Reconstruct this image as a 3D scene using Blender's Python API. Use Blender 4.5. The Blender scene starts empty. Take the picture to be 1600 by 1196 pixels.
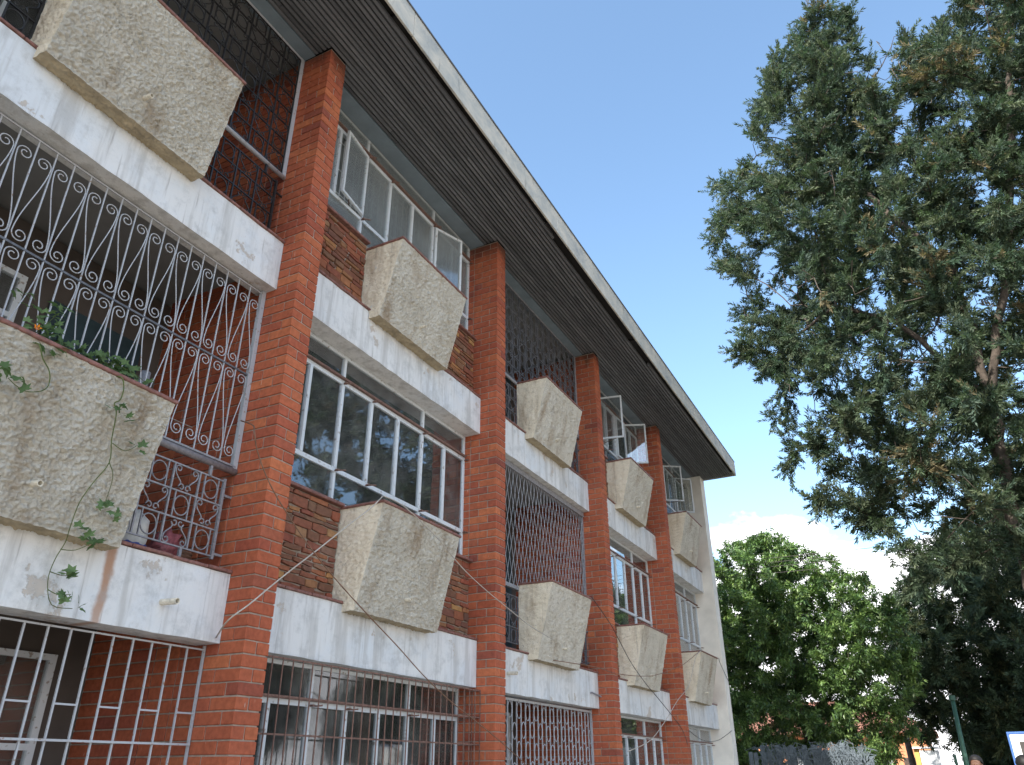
import bpy, math, random
import numpy as np
from mathutils import Vector, Matrix, noise as mnoise

R = math.radians
sc = bpy.context.scene
col = sc.collection
rng = random.Random(7)

# ------------------------------------------------------------------ camera
CAM_D, CAM_H = 3.9144, 1.6049
YAW, PITCH, ROLL, FPX = 0.4708, 0.4692, -0.0050, 1198.8
fw = Vector((math.cos(PITCH)*math.cos(YAW), math.cos(PITCH)*math.sin(YAW), math.sin(PITCH)))
rt = Vector((math.sin(YAW), -math.cos(YAW), 0)); up = rt.cross(fw)
r2 = rt*math.cos(ROLL)+up*math.sin(ROLL); u2 = -rt*math.sin(ROLL)+up*math.cos(ROLL)
cd = bpy.data.cameras.new('camera'); cam = bpy.data.objects.new('camera', cd); col.objects.link(cam)
cam.matrix_world = Matrix(((r2.x, u2.x, -fw.x, 0), (r2.y, u2.y, -fw.y, -CAM_D), (r2.z, u2.z, -fw.z, CAM_H), (0, 0, 0, 1)))
cd.sensor_width = 36; cd.lens = FPX/1600*36; cd.clip_start = 0.05; cd.clip_end = 3000
sc.camera = cam

# ------------------------------------------------------------------ sky, sun, exposure
SUN_AZ, SUN_EL = 173.0, 40.0          # degrees, azimuth counted from +X towards +Y (over the building)
w = bpy.data.worlds.new('World'); sc.world = w; w.use_nodes = True
nt = w.node_tree; nt.nodes.clear(); N = nt.nodes.new; Lk = nt.links.new
def wmath(op, a, b=None, clamp=False):
    n = N('ShaderNodeMath'); n.operation = op; n.use_clamp = clamp
    for i, v in enumerate((a, b)):
        if v is None: continue
        if isinstance(v, (int, float)): n.inputs[i].default_value = v
        else: Lk(v, n.inputs[i])
    return n.outputs[0]
out = N('ShaderNodeOutputWorld'); bg = N('ShaderNodeBackground'); sky = N('ShaderNodeTexSky')
sky.sky_type = 'NISHITA'; sky.sun_disc = False; sky.sun_elevation = R(SUN_EL); sky.sun_rotation = R(90-SUN_AZ)
sky.altitude = 1400; sky.air_density = 1.15; sky.dust_density = 5.0; sky.ozone_density = 0.6
tc = N('ShaderNodeTexCoord'); sep = N('ShaderNodeSeparateXYZ'); Lk(tc.outputs['Generated'], sep.inputs[0])
mp = N('ShaderNodeMapping'); mp.inputs['Scale'].default_value = (1, 1, 1.7); mp.inputs['Location'].default_value = (3.1, 0.4, 0.0); Lk(tc.outputs['Generated'], mp.inputs[0])
nz = N('ShaderNodeTexNoise'); nz.inputs['Scale'].default_value = 5.2; nz.inputs['Detail'].default_value = 9; nz.inputs['Roughness'].default_value = .56
Lk(mp.outputs[0], nz.inputs['Vector'])
c0 = wmath('ADD', wmath('MULTIPLY', wmath('SUBTRACT', nz.outputs['Fac'], .5), 1.3), wmath('MULTIPLY', wmath('SUBTRACT', .250, sep.outputs['Z']), 4.6))
cm = N('ShaderNodeMapRange'); cm.interpolation_type = 'SMOOTHSTEP'; cm.inputs['From Min'].default_value = -.01; cm.inputs['From Max'].default_value = .09; Lk(c0, cm.inputs['Value'])
nz2 = N('ShaderNodeTexNoise'); nz2.inputs['Scale'].default_value = 9; nz2.inputs['Detail'].default_value = 6; Lk(mp.outputs[0], nz2.inputs['Vector'])
cr = N('ShaderNodeMapRange'); cr.inputs['From Min'].default_value = .3; cr.inputs['From Max'].default_value = .7; cr.inputs['To Min'].default_value = 5.0; cr.inputs['To Max'].default_value = 8.5; Lk(nz2.outputs['Fac'], cr.inputs['Value'])
cc = N('ShaderNodeCombineXYZ'); Lk(cr.outputs[0], cc.inputs[0]); Lk(cr.outputs[0], cc.inputs[1]); Lk(wmath('MULTIPLY', cr.outputs[0], 1.03), cc.inputs[2])
mx = N('ShaderNodeMix'); mx.data_type = 'RGBA'; Lk(cm.outputs[0], mx.inputs['Factor']); tn_ = N('ShaderNodeMix'); tn_.data_type = 'RGBA'; tn_.blend_type = 'MULTIPLY'; tn_.inputs['Factor'].default_value = 1; tn_.inputs['B'].default_value = (.98, 1.09, 1.08, 1); Lk(sky.outputs[0], tn_.inputs['A']); Lk(tn_.outputs['Result'], mx.inputs['A']); Lk(cc.outputs[0], mx.inputs['B'])
Lk(mx.outputs['Result'], bg.inputs['Color']); bg.inputs['Strength'].default_value = 0.15; Lk(bg.outputs[0], out.inputs[0])
sd = bpy.data.lights.new('sun', 'SUN'); sd.energy = 4.2; sd.angle = R(0.6); sd.color = (1, .95, .87)
so = bpy.data.objects.new('sun', sd); col.objects.link(so); so.location = (-10, 20, 40)
to_sun = Vector((math.cos(R(SUN_EL))*math.cos(R(SUN_AZ)), math.cos(R(SUN_EL))*math.sin(R(SUN_AZ)), math.sin(R(SUN_EL))))
so.rotation_euler = to_sun.to_track_quat('Z', 'Y').to_euler()
sc.view_settings.view_transform = 'Standard'; sc.view_settings.look = 'None'
sc.view_settings.exposure = 1.32; sc.view_settings.gamma = 1; sc.view_settings.use_curve_mapping = False
try:
    sc.cycles.max_bounces = 10; sc.cycles.diffuse_bounces = 5; sc.cycles.transparent_max_bounces = 24
except Exception: pass

# ------------------------------------------------------------------ materials
class NT:
    def __init__(s, name):
        s.m = bpy.data.materials.new(name); s.m.use_nodes = True; s.t = s.m.node_tree; s.b = s.t.nodes['Principled BSDF']
        s.o = s.t.nodes['Material Output']
        s.tc = s.n('ShaderNodeTexCoord')
        s.geo = s.n('ShaderNodeNewGeometry')
    def n(s, k): return s.t.nodes.new(k)
    def l(s, a, b): s.t.links.new(a, b)
    def put(s, sock, v):
        if isinstance(v, (int, float)): sock.default_value = v
        elif isinstance(v, tuple): sock.default_value = v if len(v) == 4 else (*v, 1)
        else: s.l(v, sock)
    def math(s, op, a, b=0.0, c=None, clamp=False):
        n = s.n('ShaderNodeMath'); n.operation = op; n.use_clamp = clamp
        s.put(n.inputs[0], a); s.put(n.inputs[1], b)
        if c is not None: s.put(n.inputs[2], c)
        return n.outputs[0]
    def noise(s, scale, detail=4, rough=.55, stretch=(1, 1, 1), off=(0, 0, 0), coord=None):
        mp = s.n('ShaderNodeMapping'); mp.inputs['Scale'].default_value = stretch; mp.inputs['Location'].default_value = off
        s.l(coord or s.geo.outputs['Position'], mp.inputs[0])
        n = s.n('ShaderNodeTexNoise'); n.inputs['Scale'].default_value = scale; n.inputs['Detail'].default_value = detail; n.inputs['Roughness'].default_value = rough
        s.l(mp.outputs[0], n.inputs['Vector']); return n.outputs['Fac']
    def ramp(s, v, a, b, lo=0.0, hi=1.0, smooth=True):
        n = s.n('ShaderNodeMapRange'); n.interpolation_type = 'SMOOTHSTEP' if smooth else 'LINEAR'
        s.put(n.inputs['Value'], v); n.inputs['From Min'].default_value = a; n.inputs['From Max'].default_value = b
        n.inputs['To Min'].default_value = lo; n.inputs['To Max'].default_value = hi; return n.outputs[0]
    def mix(s, f, a, b):
        n = s.n('ShaderNodeMix'); n.data_type = 'RGBA'; s.put(n.inputs['Factor'], f); s.put(n.inputs['A'], a); s.put(n.inputs['B'], b); return n.outputs['Result']
    def mul(s, a, b):
        n = s.n('ShaderNodeMix'); n.data_type = 'RGBA'; n.blend_type = 'MULTIPLY'; n.inputs['Factor'].default_value = 1; s.put(n.inputs['A'], a); s.put(n.inputs['B'], b); return n.outputs['Result']
    def cramp(s, v, stops):
        n = s.n('ShaderNodeValToRGB'); e = n.color_ramp.elements
        while len(e) < len(stops): e.new(.5)
        for el, (p, c) in zip(e, stops): el.position = p; el.color = (*c, 1)
        s.put(n.inputs[0], v); return n.outputs['Color']
    def rand(s):
        oi = s.n('ShaderNodeObjectInfo')
        return s.math('FRACT', s.math('ADD', oi.outputs['Random'], s.geo.outputs['Random Per Island']))
    def bump(s, h, strength, dist=.01):
        b = s.n('ShaderNodeBump'); b.inputs['Strength'].default_value = strength; b.inputs['Distance'].default_value = dist; s.put(b.inputs['Height'], h)
        s.l(b.outputs[0], s.b.inputs['Normal']); return b
    def fin(s, colr, rough=.8, metal=0.0, spec=.3):
        s.put(s.b.inputs['Base Color'], colr); s.put(s.b.inputs['Roughness'], rough); s.b.inputs['Metallic'].default_value = metal
        s.b.inputs['Specular IOR Level'].default_value = spec; return s.m
M = {}
def m_brick(name, stops, dark=True):
    k = NT(name)
    c = k.cramp(k.rand(), stops)
    c = k.mul(c, k.cramp(k.noise(26, 5), [(.25, (.66, .64, .63)), (.75, (1.12, 1.1, 1.08))]))
    c = k.mul(c, k.cramp(k.noise(1.7, 4, .6, (1, 1, .5)), [(.3, (.80, .78, .77)), (.7, (1.06, 1.05, 1.04))]))
    # soot run-off below the soffit at the pillar heads (a stain with its own height and ragged edge)
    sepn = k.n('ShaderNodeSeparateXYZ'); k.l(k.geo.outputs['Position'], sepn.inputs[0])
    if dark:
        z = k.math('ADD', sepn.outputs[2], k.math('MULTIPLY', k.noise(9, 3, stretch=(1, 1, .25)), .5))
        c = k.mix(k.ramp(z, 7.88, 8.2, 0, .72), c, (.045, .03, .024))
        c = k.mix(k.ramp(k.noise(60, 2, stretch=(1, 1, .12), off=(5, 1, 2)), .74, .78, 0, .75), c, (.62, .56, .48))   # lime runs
    k.bump(k.noise(160, 4), .25, .004)
    return k.fin(c, .85, 0, .25)
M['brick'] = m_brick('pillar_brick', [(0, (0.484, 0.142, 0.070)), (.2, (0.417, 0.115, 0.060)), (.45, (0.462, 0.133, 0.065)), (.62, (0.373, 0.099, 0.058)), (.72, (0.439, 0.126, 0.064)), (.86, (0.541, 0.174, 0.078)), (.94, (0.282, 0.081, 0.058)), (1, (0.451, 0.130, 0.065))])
M['stone'] = m_brick('slate_stone', [(0, (0.270, 0.105, 0.066)), (.2, (0.203, 0.102, 0.065)), (.4, (0.338, 0.102, 0.062)), (.55, (0.324, 0.160, 0.079)), (.68, (0.176, 0.105, 0.077)), (.82, (0.297, 0.090, 0.060)), (.93, (0.459, 0.256, 0.102)), (1, (0.230, 0.134, 0.103))], False)
def simple(name, c, rough=.7, var=.25, scale=20, metal=0., bump=.15, spec=.3, bscale=80):
    k = NT(name); n = k.noise(scale, 5)
    cc_ = k.mul(c, k.cramp(n, [(.3, (1-var,)*3), (.7, (1+var*.5,)*3)]))
    if bump: k.bump(k.noise(bscale, 4), bump, .004)
    M[name] = k.fin(cc_, rough, metal, spec); return M[name]
simple('mortar', (.36, .30, .25), .95)
simple('stone_mortar', (.32, .27, .22), .95)
simple('cream_plaster', (.82, .78, .71), .9, .14, 3)
simple('room_plaster', (.42, .40, .37), .9, .15, 3)
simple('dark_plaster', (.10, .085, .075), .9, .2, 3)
simple('ceiling_plaster', (.26, .27, .27), .9, .15, 3)
simple('concrete', (.38, .37, .35), .9)
simple('shaded_soffit', (.24, .215, .195), .95, .4, 5)  # beam undersides: the shade beneath them is put into this darker colour
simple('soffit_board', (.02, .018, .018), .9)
simple('painted_board', (.19, .24, .28), .7, .15, 6)
simple('red_tile', (.24, .115, .095), .55, .45, 30)
simple('soil', (.09, .06, .04), .95)
simple('black_iron', (.018, .018, .019), .42, .4, 60, 0, .2, .5)
simple('grey_iron', (.27, .27, .29), .5, .35, 40, 0, .2, .5)
simple('dark_grey_iron', (.12, .125, .14), .5, .35, 40, 0, .2, .5)
simple('brown_iron', (.20, .115, .09), .7, .5, 50)
simple('blue_door', (.03, .055, .065), .5, .3, 8)
simple('dark_timber', (.07, .045, .035), .6, .4, 12)
simple('white_plastic', (.70, .68, .62), .5, .15, 30)
simple('pipe_plastic', (.72, .66, .54), .6, .3, 40)
simple('white_cable', (.46, .42, .37), .6, .2, 30, bump=0)
simple('black_cable', (.05, .045, .042), .6, .2, 30, bump=0)
simple('blue_plastic', (.04, .08, .30), .4, .2, 20)
simple('red_plastic', (.38, .12, .13), .5, .6, 26)
simple('clay', (.20, .11, .07), .7, .3, 20)
simple('orange_brick', (.52, .22, .11), .9, .35, 6)
simple('roof_tile', (.22, .10, .07), .9, .3, 6)
simple('green_paint', (.035, .09, .065), .5, .2, 12)
simple('bright_green', (.05, .42, .12), .5, .1, 8)
simple('white_paint', (.78, .79, .80), .5, .08, 12)
simple('blue_frame', (.05, .12, .34), .5, .1, 12)
simple('ochre', (.62, .36, .10), .7, .1, 12)
simple('fence_grey', (.11, .135, .155), .7, .35, 14)
simple('skin', (.10, .050, .032), .55, .1, 20)
simple('hair', (.010, .009, .009), .6, .2, 60)
simple('shirt_blue', (.06, .11, .34), .8, .1, 20)
simple('shirt_red', (.30, .07, .08), .8, .1, 20)
simple('trousers', (.03, .035, .05), .85, .1, 20)
simple('shoe', (.02, .02, .02), .5, .1, 20)
simple('flower', (.85, .30, .03), .6, .1, 60)

def m_white_iron():
    k = NT('white_iron'); n = k.noise(35, 5)
    c = k.mix(k.ramp(n, .60, .70), (.41, .425, .45), (.25, .165, .11)); k.bump(k.noise(120, 3), .2, .003)
    M['white_iron'] = k.fin(c, .45, 0, .5)
m_white_iron()
def m_frame():
    k = NT('window_steel'); n = k.noise(28, 5)
    c = k.mix(k.ramp(n, .60, .67), (.62, .66, .69), (.32, .29, .26)); k.bump(k.noise(90, 3), .2, .003)
    M['window_steel'] = k.fin(c, .5, 0, .4)
m_frame()
def m_beam():
    k = NT('weathered_white_paint')
    c = (.69, .69, .68)
    c = k.mix(k.ramp(k.noise(1.6, 6, .65), .42, .66, 0, .45), c, (.60, .67, .74))
    c = k.mix(k.ramp(k.noise(11, 5, .6, (1, 1, .08)), .46, .68, 0, .60), c, (.40, .39, .37))
    c = k.mix(k.ramp(k.noise(34, 4, .6, (1, 1, .05), (3, 1, 9)), .60, .74, 0, .55), c, (.27, .25, .24))
    c = k.mix(k.ramp(k.noise(2.2, 7, .68, off=(4, 2, 7)), .615, .64, 0, .9), c, (.50, .44, .38))
    c = k.mix(k.ramp(k.noise(5, 4, .6, (1, 1, .04), (11.3, 0, 3)), .70, .78, 0, .55), c, (.40, .20, .10))
    sx = k.n('ShaderNodeSeparateXYZ'); k.l(k.geo.outputs['Position'], sx.inputs[0])
    dx = k.math('ABSOLUTE', k.math('ADD', k.math('SUBTRACT', sx.outputs[0], 2.925), k.math('MULTIPLY', k.math('SUBTRACT', k.noise(5, 4), .5), .10)))
    rust = k.math('MULTIPLY', k.ramp(dx, .012, .045, .85, 0), k.math('MULTIPLY', k.ramp(sx.outputs[2], 2.83, 2.86, 1, 0), k.ramp(sx.outputs[2], 2.3, 2.6, .75, 1)))
    c = k.mix(rust, c, (.36, .17, .075))
    c = k.mix(k.ramp(k.noise(6.5, 7, .72, off=(1, 8, 3)), .46, .70, 0, .50), c, (.37, .375, .37))
    h = k.math('ADD', k.noise(45, 6, .65), k.math('MULTIPLY', k.ramp(k.noise(2.2, 7, .68, off=(4, 2, 7)), .615, .64), -1.2))
    k.bump(h, .5, .008)
    M['beam'] = k.fin(c, .85, 0, .25)
m_beam()
def m_stucco(key, name, stops, bs):
    k = NT(name)
    c = k.cramp(k.noise(3.5, 6, .65), stops)
    c = k.mix(k.ramp(k.noise(4.2, 5, .6, (1, 1, .22), (2, 5, 1)), .50, .72, 0, .72), c, (.36, .26, .165))
    c = k.mix(k.ramp(k.noise(9, 5, .65, (1, 1, .10), (6, 2, 4)), .56, .74, 0, .55), c, (.27, .22, .16))
    c = k.mix(k.ramp(k.noise(2.6, 6, .7, off=(7, 3, 2)), .665, .72, 0, .6), c, (.50, .58, .64))
    c = k.mix(k.ramp(k.noise(30, 5, .7), .28, .46, .55, 0), c, (.22, .19, .15))
    k.bump(k.math('ADD', k.noise(95, 5, .7), k.math('MULTIPLY', k.noise(45, 3), .7)), bs, .02)
    M[key] = k.fin(c, .92, 0, .2)
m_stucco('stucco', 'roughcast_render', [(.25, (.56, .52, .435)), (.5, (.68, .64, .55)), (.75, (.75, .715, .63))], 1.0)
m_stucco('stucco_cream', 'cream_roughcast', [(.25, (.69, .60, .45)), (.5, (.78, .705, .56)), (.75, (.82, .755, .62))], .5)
simple('shaded_render', (.40, .335, .23), .95, .35, 9, bump=.5, bscale=50)  # planter bottoms: underside shade painted in as a darker brown
def m_fascia():
    k = NT('aged_fascia')
    c = k.cramp(k.noise(2.6, 7, .66, (1, 1, 1.6)), [(.28, (.32, .34, .35)), (.46, (.47, .47, .43)), (.60, (.58, .55, .48)), (.76, (.70, .66, .58))])
    c = k.mix(k.ramp(k.noise(10, 4, .6, (1, 1, .3)), .60, .74, 0, .5), c, (.17, .17, .16)); k.bump(k.noise(30, 5), .3, .006)
    M['fascia'] = k.fin(c, .85, 0, .25)
m_fascia()
def m_slat():
    k = NT('dark_slat')
    c = k.cramp(k.rand(), [(0, (.100, .104, .114)), (.5, (.135, .140, .152)), (1, (.175, .181, .196))])
    c = k.mul(c, k.cramp(k.noise(7, 5, .6, (.3, 3, 3)), [(.3, (.7, .7, .7)), (.75, (1.25, 1.22, 1.2))])); k.bump(k.noise(60, 4, stretch=(.1, 1, 1)), .2, .004)
    M['slat'] = k.fin(c, .7, 0, .3)
m_slat()
def m_glass(name, tint=(.80, .84, .84), refl=1.0, rough=.015, dust=(.02, .14), dcol=(.45, .45, .42)):
    k = NT(name); t = k.t; t.nodes.remove(k.b)
    fr = k.n('ShaderNodeFresnel'); fr.inputs['IOR'].default_value = 1.52
    gl = k.n('ShaderNodeBsdfGlossy'); gl.inputs['Roughness'].default_value = rough; gl.inputs['Color'].default_value = (.95, .97, 1, 1)
    tr = k.n('ShaderNodeBsdfTransparent'); tr.inputs['Color'].default_value = (*tint, 1)
    bp = k.n('ShaderNodeBump'); bp.inputs['Strength'].default_value = .06; bp.inputs['Distance'].default_value = .02; k.l(k.noise(3.5, 2), bp.inputs['Height']); k.l(bp.outputs[0], gl.inputs['Normal'])
    mx = k.n('ShaderNodeMixShader'); k.l(k.math('MULTIPLY', k.math('ADD', fr.outputs[0], .06), refl, clamp=True), mx.inputs[0]); k.l(tr.outputs[0], mx.inputs[1]); k.l(gl.outputs[0], mx.inputs[2])
    df = k.n('ShaderNodeBsdfDiffuse'); df.inputs['Color'].default_value = (*dcol, 1)
    m2 = k.n('ShaderNodeMixShader'); k.l(k.ramp(k.noise(2.3, 6, .7),   .35, .8, *dust), m2.inputs[0]); k.l(mx.outputs[0], m2.inputs[1]); k.l(df.outputs[0], m2.inputs[2])
    k.l(m2.outputs[0], k.o.inputs['Surface']); M[name] = k.m
m_glass('glass', (.93, .95, .95), 1.5)
m_glass('dusty_glass', (.66, .68, .66), 1.0, .06)
m_glass('hazy_glass', (.85, .87, .86), .8, .10, (.10, .24), (.58, .61, .60))
def m_cloth(name, c, trans=.3, pat=None):
    k = NT(name); cc_ = k.mul(c, k.cramp(k.noise(9, 4, stretch=(1, 1, .2)), [(.3, (.8, .8, .8)), (.7, (1.1, 1.1, 1.1))]))
    if pat: cc_ = k.mix(k.ramp(k.noise(22, 3, .4), .53, .58, 0, .8), cc_, pat)
    k.fin(cc_, .9, 0, .1)
    tl = k.n('ShaderNodeBsdfTranslucent'); k.put(tl.inputs[0], cc_); ms = k.n('ShaderNodeMixShader'); ms.inputs[0].default_value = trans
    k.l(k.b.outputs[0], ms.inputs[1]); k.l(tl.outputs[0], ms.inputs[2]); k.l(ms.outputs[0], k.o.inputs['Surface']); M[name] = k.m
m_cloth('grey_curtain', (.74, .74, .79)); m_cloth('pink_curtain', (.74, .52, .54)); m_cloth('pale_curtain', (.70, .72, .74)); m_cloth('teal_curtain', (.10, .26, .28))
m_cloth('lace_curtain', (.16, .25, .26), .3, (.55, .46, .30)); m_cloth('beige_blind', (.13, .115, .10), .15); m_cloth('white_curtain', (.74, .75, .75)); m_cloth('grey_net', (.34, .355, .35))
def m_leaf(name, trans=.35, rough=.6, spec=.2):
    k = NT(name); at = k.n('ShaderNodeAttribute'); at.attribute_name = 'tint'
    c = k.mul(at.outputs['Color'], k.cramp(k.geo.outputs['Random Per Island'], [(0, (.70, .72, .70)), (.6, (1, 1, 1)), (1, (1.35, 1.30, 1.2))]))
    k.fin(c, rough, 0, spec)
    tl = k.n('ShaderNodeBsdfTranslucent'); k.l(k.mul(c, (1.0, 1.12, .75)), tl.inputs[0]); ms = k.n('ShaderNodeMixShader'); ms.inputs[0].default_value = trans
    k.l(k.b.outputs[0], ms.inputs[1]); k.l(tl.outputs[0], ms.inputs[2]); k.l(ms.outputs[0], k.o.inputs['Surface']); M[name] = k.m
m_leaf('leaf')
m_leaf('glossy_leaf', .3, .38, .5)
simple('bark', (.085, .068, .055), .95, .5, 14, bump=.7, bscale=22)
simple('dry_twig', (.20, .15, .10), .9, .4, 30)
simple('green_stem', (.10, .13, .04), .7, .3, 30)
def m_ground():
    k = NT('dusty_ground'); c = k.cramp(k.noise(.35, 8, .6), [(.3, (.22, .19, .155)), (.5, (.30, .265, .22)), (.7, (.25, .24, .17))]); k.bump(k.noise(14, 6), .4, .02)
    M['ground'] = k.fin(c, .95, 0, .15)
m_ground()
def m_paving():
    k = NT('concrete_paving'); c = k.cramp(k.noise(1.2, 8, .6), [(.3, (.27, .25, .225)), (.7, (.36, .34, .305))]); k.bump(k.noise(40, 5), .3, .006)
    M['paving'] = k.fin(c, .9, 0, .2)
m_paving()
simple('asphalt', (.12, .11, .10), .95, .3, 3)

# ------------------------------------------------------------------ mesh helpers
class MB:
    def __init__(s): s.v = []; s.f = []
    def box(s, x0, x1, y0, y1, z0, z1):
        b = len(s.v); s.v += [(x0, y0, z0), (x1, y0, z0), (x1, y1, z0), (x0, y1, z0), (x0, y0, z1), (x1, y0, z1), (x1, y1, z1), (x0, y1, z1)]
        s.f += [tuple(b+i for i in q) for q in ((0, 3, 2, 1), (4, 5, 6, 7), (0, 1, 5, 4), (1, 2, 6, 5), (2, 3, 7, 6), (3, 0, 4, 7))]; return s
    def cbox(s, cx, cy, cz, lx, ly, lz, ch=.004):
        # chamfered box: 24 vertices, 44 triangles
        b = len(s.v); hx, hy, hz = lx/2, ly/2, lz/2
        idx = {}
        for sx in (-1, 1):
            for sy in (-1, 1):
                for sz in (-1, 1):
                    for a in range(3):
                        d = [hx-ch, hy-ch, hz-ch]; d[a] = (hx, hy, hz)[a]
                        idx[(sx, sy, sz, a)] = len(s.v); s.v.append((cx+sx*d[0], cy+sy*d[1], cz+sz*d[2]))
        def q(*k): s.f.append(tuple(idx[i] for i in k))
        for p in (-1, 1):
            o = [(-1, -1), (1, -1), (1, 1), (-1, 1)]
            if p < 0: o = o[::-1]
            q(*[(p, a, c, 0) for a, c in o]); q(*[(c, p, a, 1) for a, c in o]); q(*[(a, c, p, 2) for a, c in o])
        for a in (-1, 1):
            for c in (-1, 1):
                q((-1, a, c, 1), (1, a, c, 1), (1, a, c, 2), (-1, a, c, 2)); q((a, -1, c, 0), (a, 1, c, 0), (a, 1, c, 2), (a, -1, c, 2)); q((a, c, -1, 0), (a, c, 1, 0), (a, c, 1, 1), (a, c, -1, 1))
        for sx in (-1, 1):
            for sy in (-1, 1):
                for sz in (-1, 1): q((sx, sy, sz, 0), (sx, sy, sz, 1), (sx, sy, sz, 2))
        return s
    def tube(s, pts, r, n=6, closed=False, caps=True):
        pts = [Vector(p) for p in pts]; k = len(pts); rs = r if isinstance(r, (list, tuple)) else [r]*k
        b = len(s.v); prev = None
        for i, p in enumerate(pts):
            if closed: d = pts[(i+1) % k]-pts[i-1]
            else: d = pts[min(i+1, k-1)]-pts[max(i-1, 0)]
            if d.length < 1e-9: d = Vector((0, 0, 1))
            d.normalize()
            if prev is None:
                a = Vector((0, 1, 0)) if abs(d.y) < .9 else Vector((1, 0, 0)); prev = d.cross(a).normalized()
            u = (prev-d*prev.dot(d));
            if u.length < 1e-6: u = d.orthogonal()
            u.normalize(); prev = u; v = d.cross(u)
            for j in range(n):
                t = 2*math.pi*j/n+math.pi/n; s.v.append(tuple(p+(u*math.cos(t)+v*math.sin(t))*rs[i]))
        m = k if closed else k-1
        for i in range(m):
            for j in range(n):
                a0 = b+i*n+j; a1 = b+i*n+(j+1) % n; c0 = b+((i+1) % k)*n+j; c1 = b+((i+1) % k)*n+(j+1) % n
                s.f.append((a0, a1, c1, c0))
        if caps and not closed:
            s.f.append(tuple(b+j for j in range(n))[::-1]); s.f.append(tuple(b+(k-1)*n+j for j in range(n)))
        return s
    def cyl(s, p, q, r, n=12): return s.tube([p, q], r, n)
    def pipe(s, p, q, r, t, n=12):
        # hollow pipe stub
        p, q = Vector(p), Vector(q); d = (q-p).normalized(); u = d.orthogonal().normalized(); v = d.cross(u); b = len(s.v)
        for c, rr in ((p, r), (q, r), (q, r-t), (p, r-t)):
            for j in range(n):
                a = 2*math.pi*j/n; s.v.append(tuple(c+(u*math.cos(a)+v*math.sin(a))*rr))
        for k_ in range(4):
            for j in range(n): s.f.append((b+k_*n+j, b+k_*n+(j+1) % n, b+((k_+1) % 4)*n+(j+1) % n, b+((k_+1) % 4)*n+j))
        return s
    def quad(s, *p): b = len(s.v); s.v += [tuple(x) for x in p]; s.f.append(tuple(range(b, b+len(p)))); return s
    def mesh(s, name, mat, smooth=False):
        me = bpy.data.meshes.new(name); me.from_pydata(s.v, [], s.f); me.materials.append(M[mat] if isinstance(mat, str) else mat)
        if smooth: me.polygons.foreach_set('use_smooth', [True]*len(me.polygons))
        me.update(); return me
    def build(s, name, mat, parent=None, smooth=False): return link(name, s.mesh(name, mat, smooth), parent)
def link(name, me, parent=None, loc=None, rot=None, scale=None):
    o = bpy.data.objects.new(name, me); col.objects.link(o); o.parent = parent
    if loc is not None: o.location = loc
    if rot is not None: o.rotation_euler = rot
    if scale is not None: o.scale = scale
    return o
def tag(o, label=None, cat=None, group=None, kind=None):
    if label: o['label'] = label
    if cat: o['category'] = cat
    if group: o['group'] = group
    if kind: o['kind'] = kind
    return o
def empty(name, loc=(0, 0, 0), rz=0):
    o = bpy.data.objects.new(name, None); col.objects.link(o); o.location = loc; o.rotation_euler = (0, 0, rz); o.empty_display_size = .3; return o
def rod(a, b, r=.006, n=6):
    return MB().tube([a, b], r, n)

# ------------------------------------------------------------------ the setting
g = MB(); nseg = 64
g.v.append((0, 0, 0)); g.v += [(1500*math.cos(2*math.pi*i/nseg), 1500*math.sin(2*math.pi*i/nseg), 0) for i in range(nseg)]
g.f += [(0, 1+i, 1+(i+1) % nseg) for i in range(nseg)]
tag(g.build('ground', 'ground'), kind='structure')
tag(MB().box(-30, 24, -2.6, .6, -.2, .05).build('pavement', 'paving'), kind='structure')
tag(MB().box(-200, 300, -17, -9.5, -.2, .004).build('road', 'asphalt'), kind='structure')
tag(MB().box(-200, 300, -9.5, -9.3, -.2, .13).build('kerb', 'concrete'), kind='structure')

# ------------------------------------------------------------------ the apartment building
S, PW = 3.4406, .2264
X = [.4057+S*i for i in range(6)]
YB, YWIN, YG, ZS = .2229, .44, .345, 7.92
BB = [None, 2.368, 5.167]; BT = [.024, 2.824, 5.6285]      # beam bottoms / tops by level
HEAD = [2.368, 5.167, 7.955]
CH = .085
bld = empty('apartment_building', (0, 0, 0))
tag(bld, 'three storey apartment block with red brick pillars, roughcast planters and overhanging slatted eaves', 'building')

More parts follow.
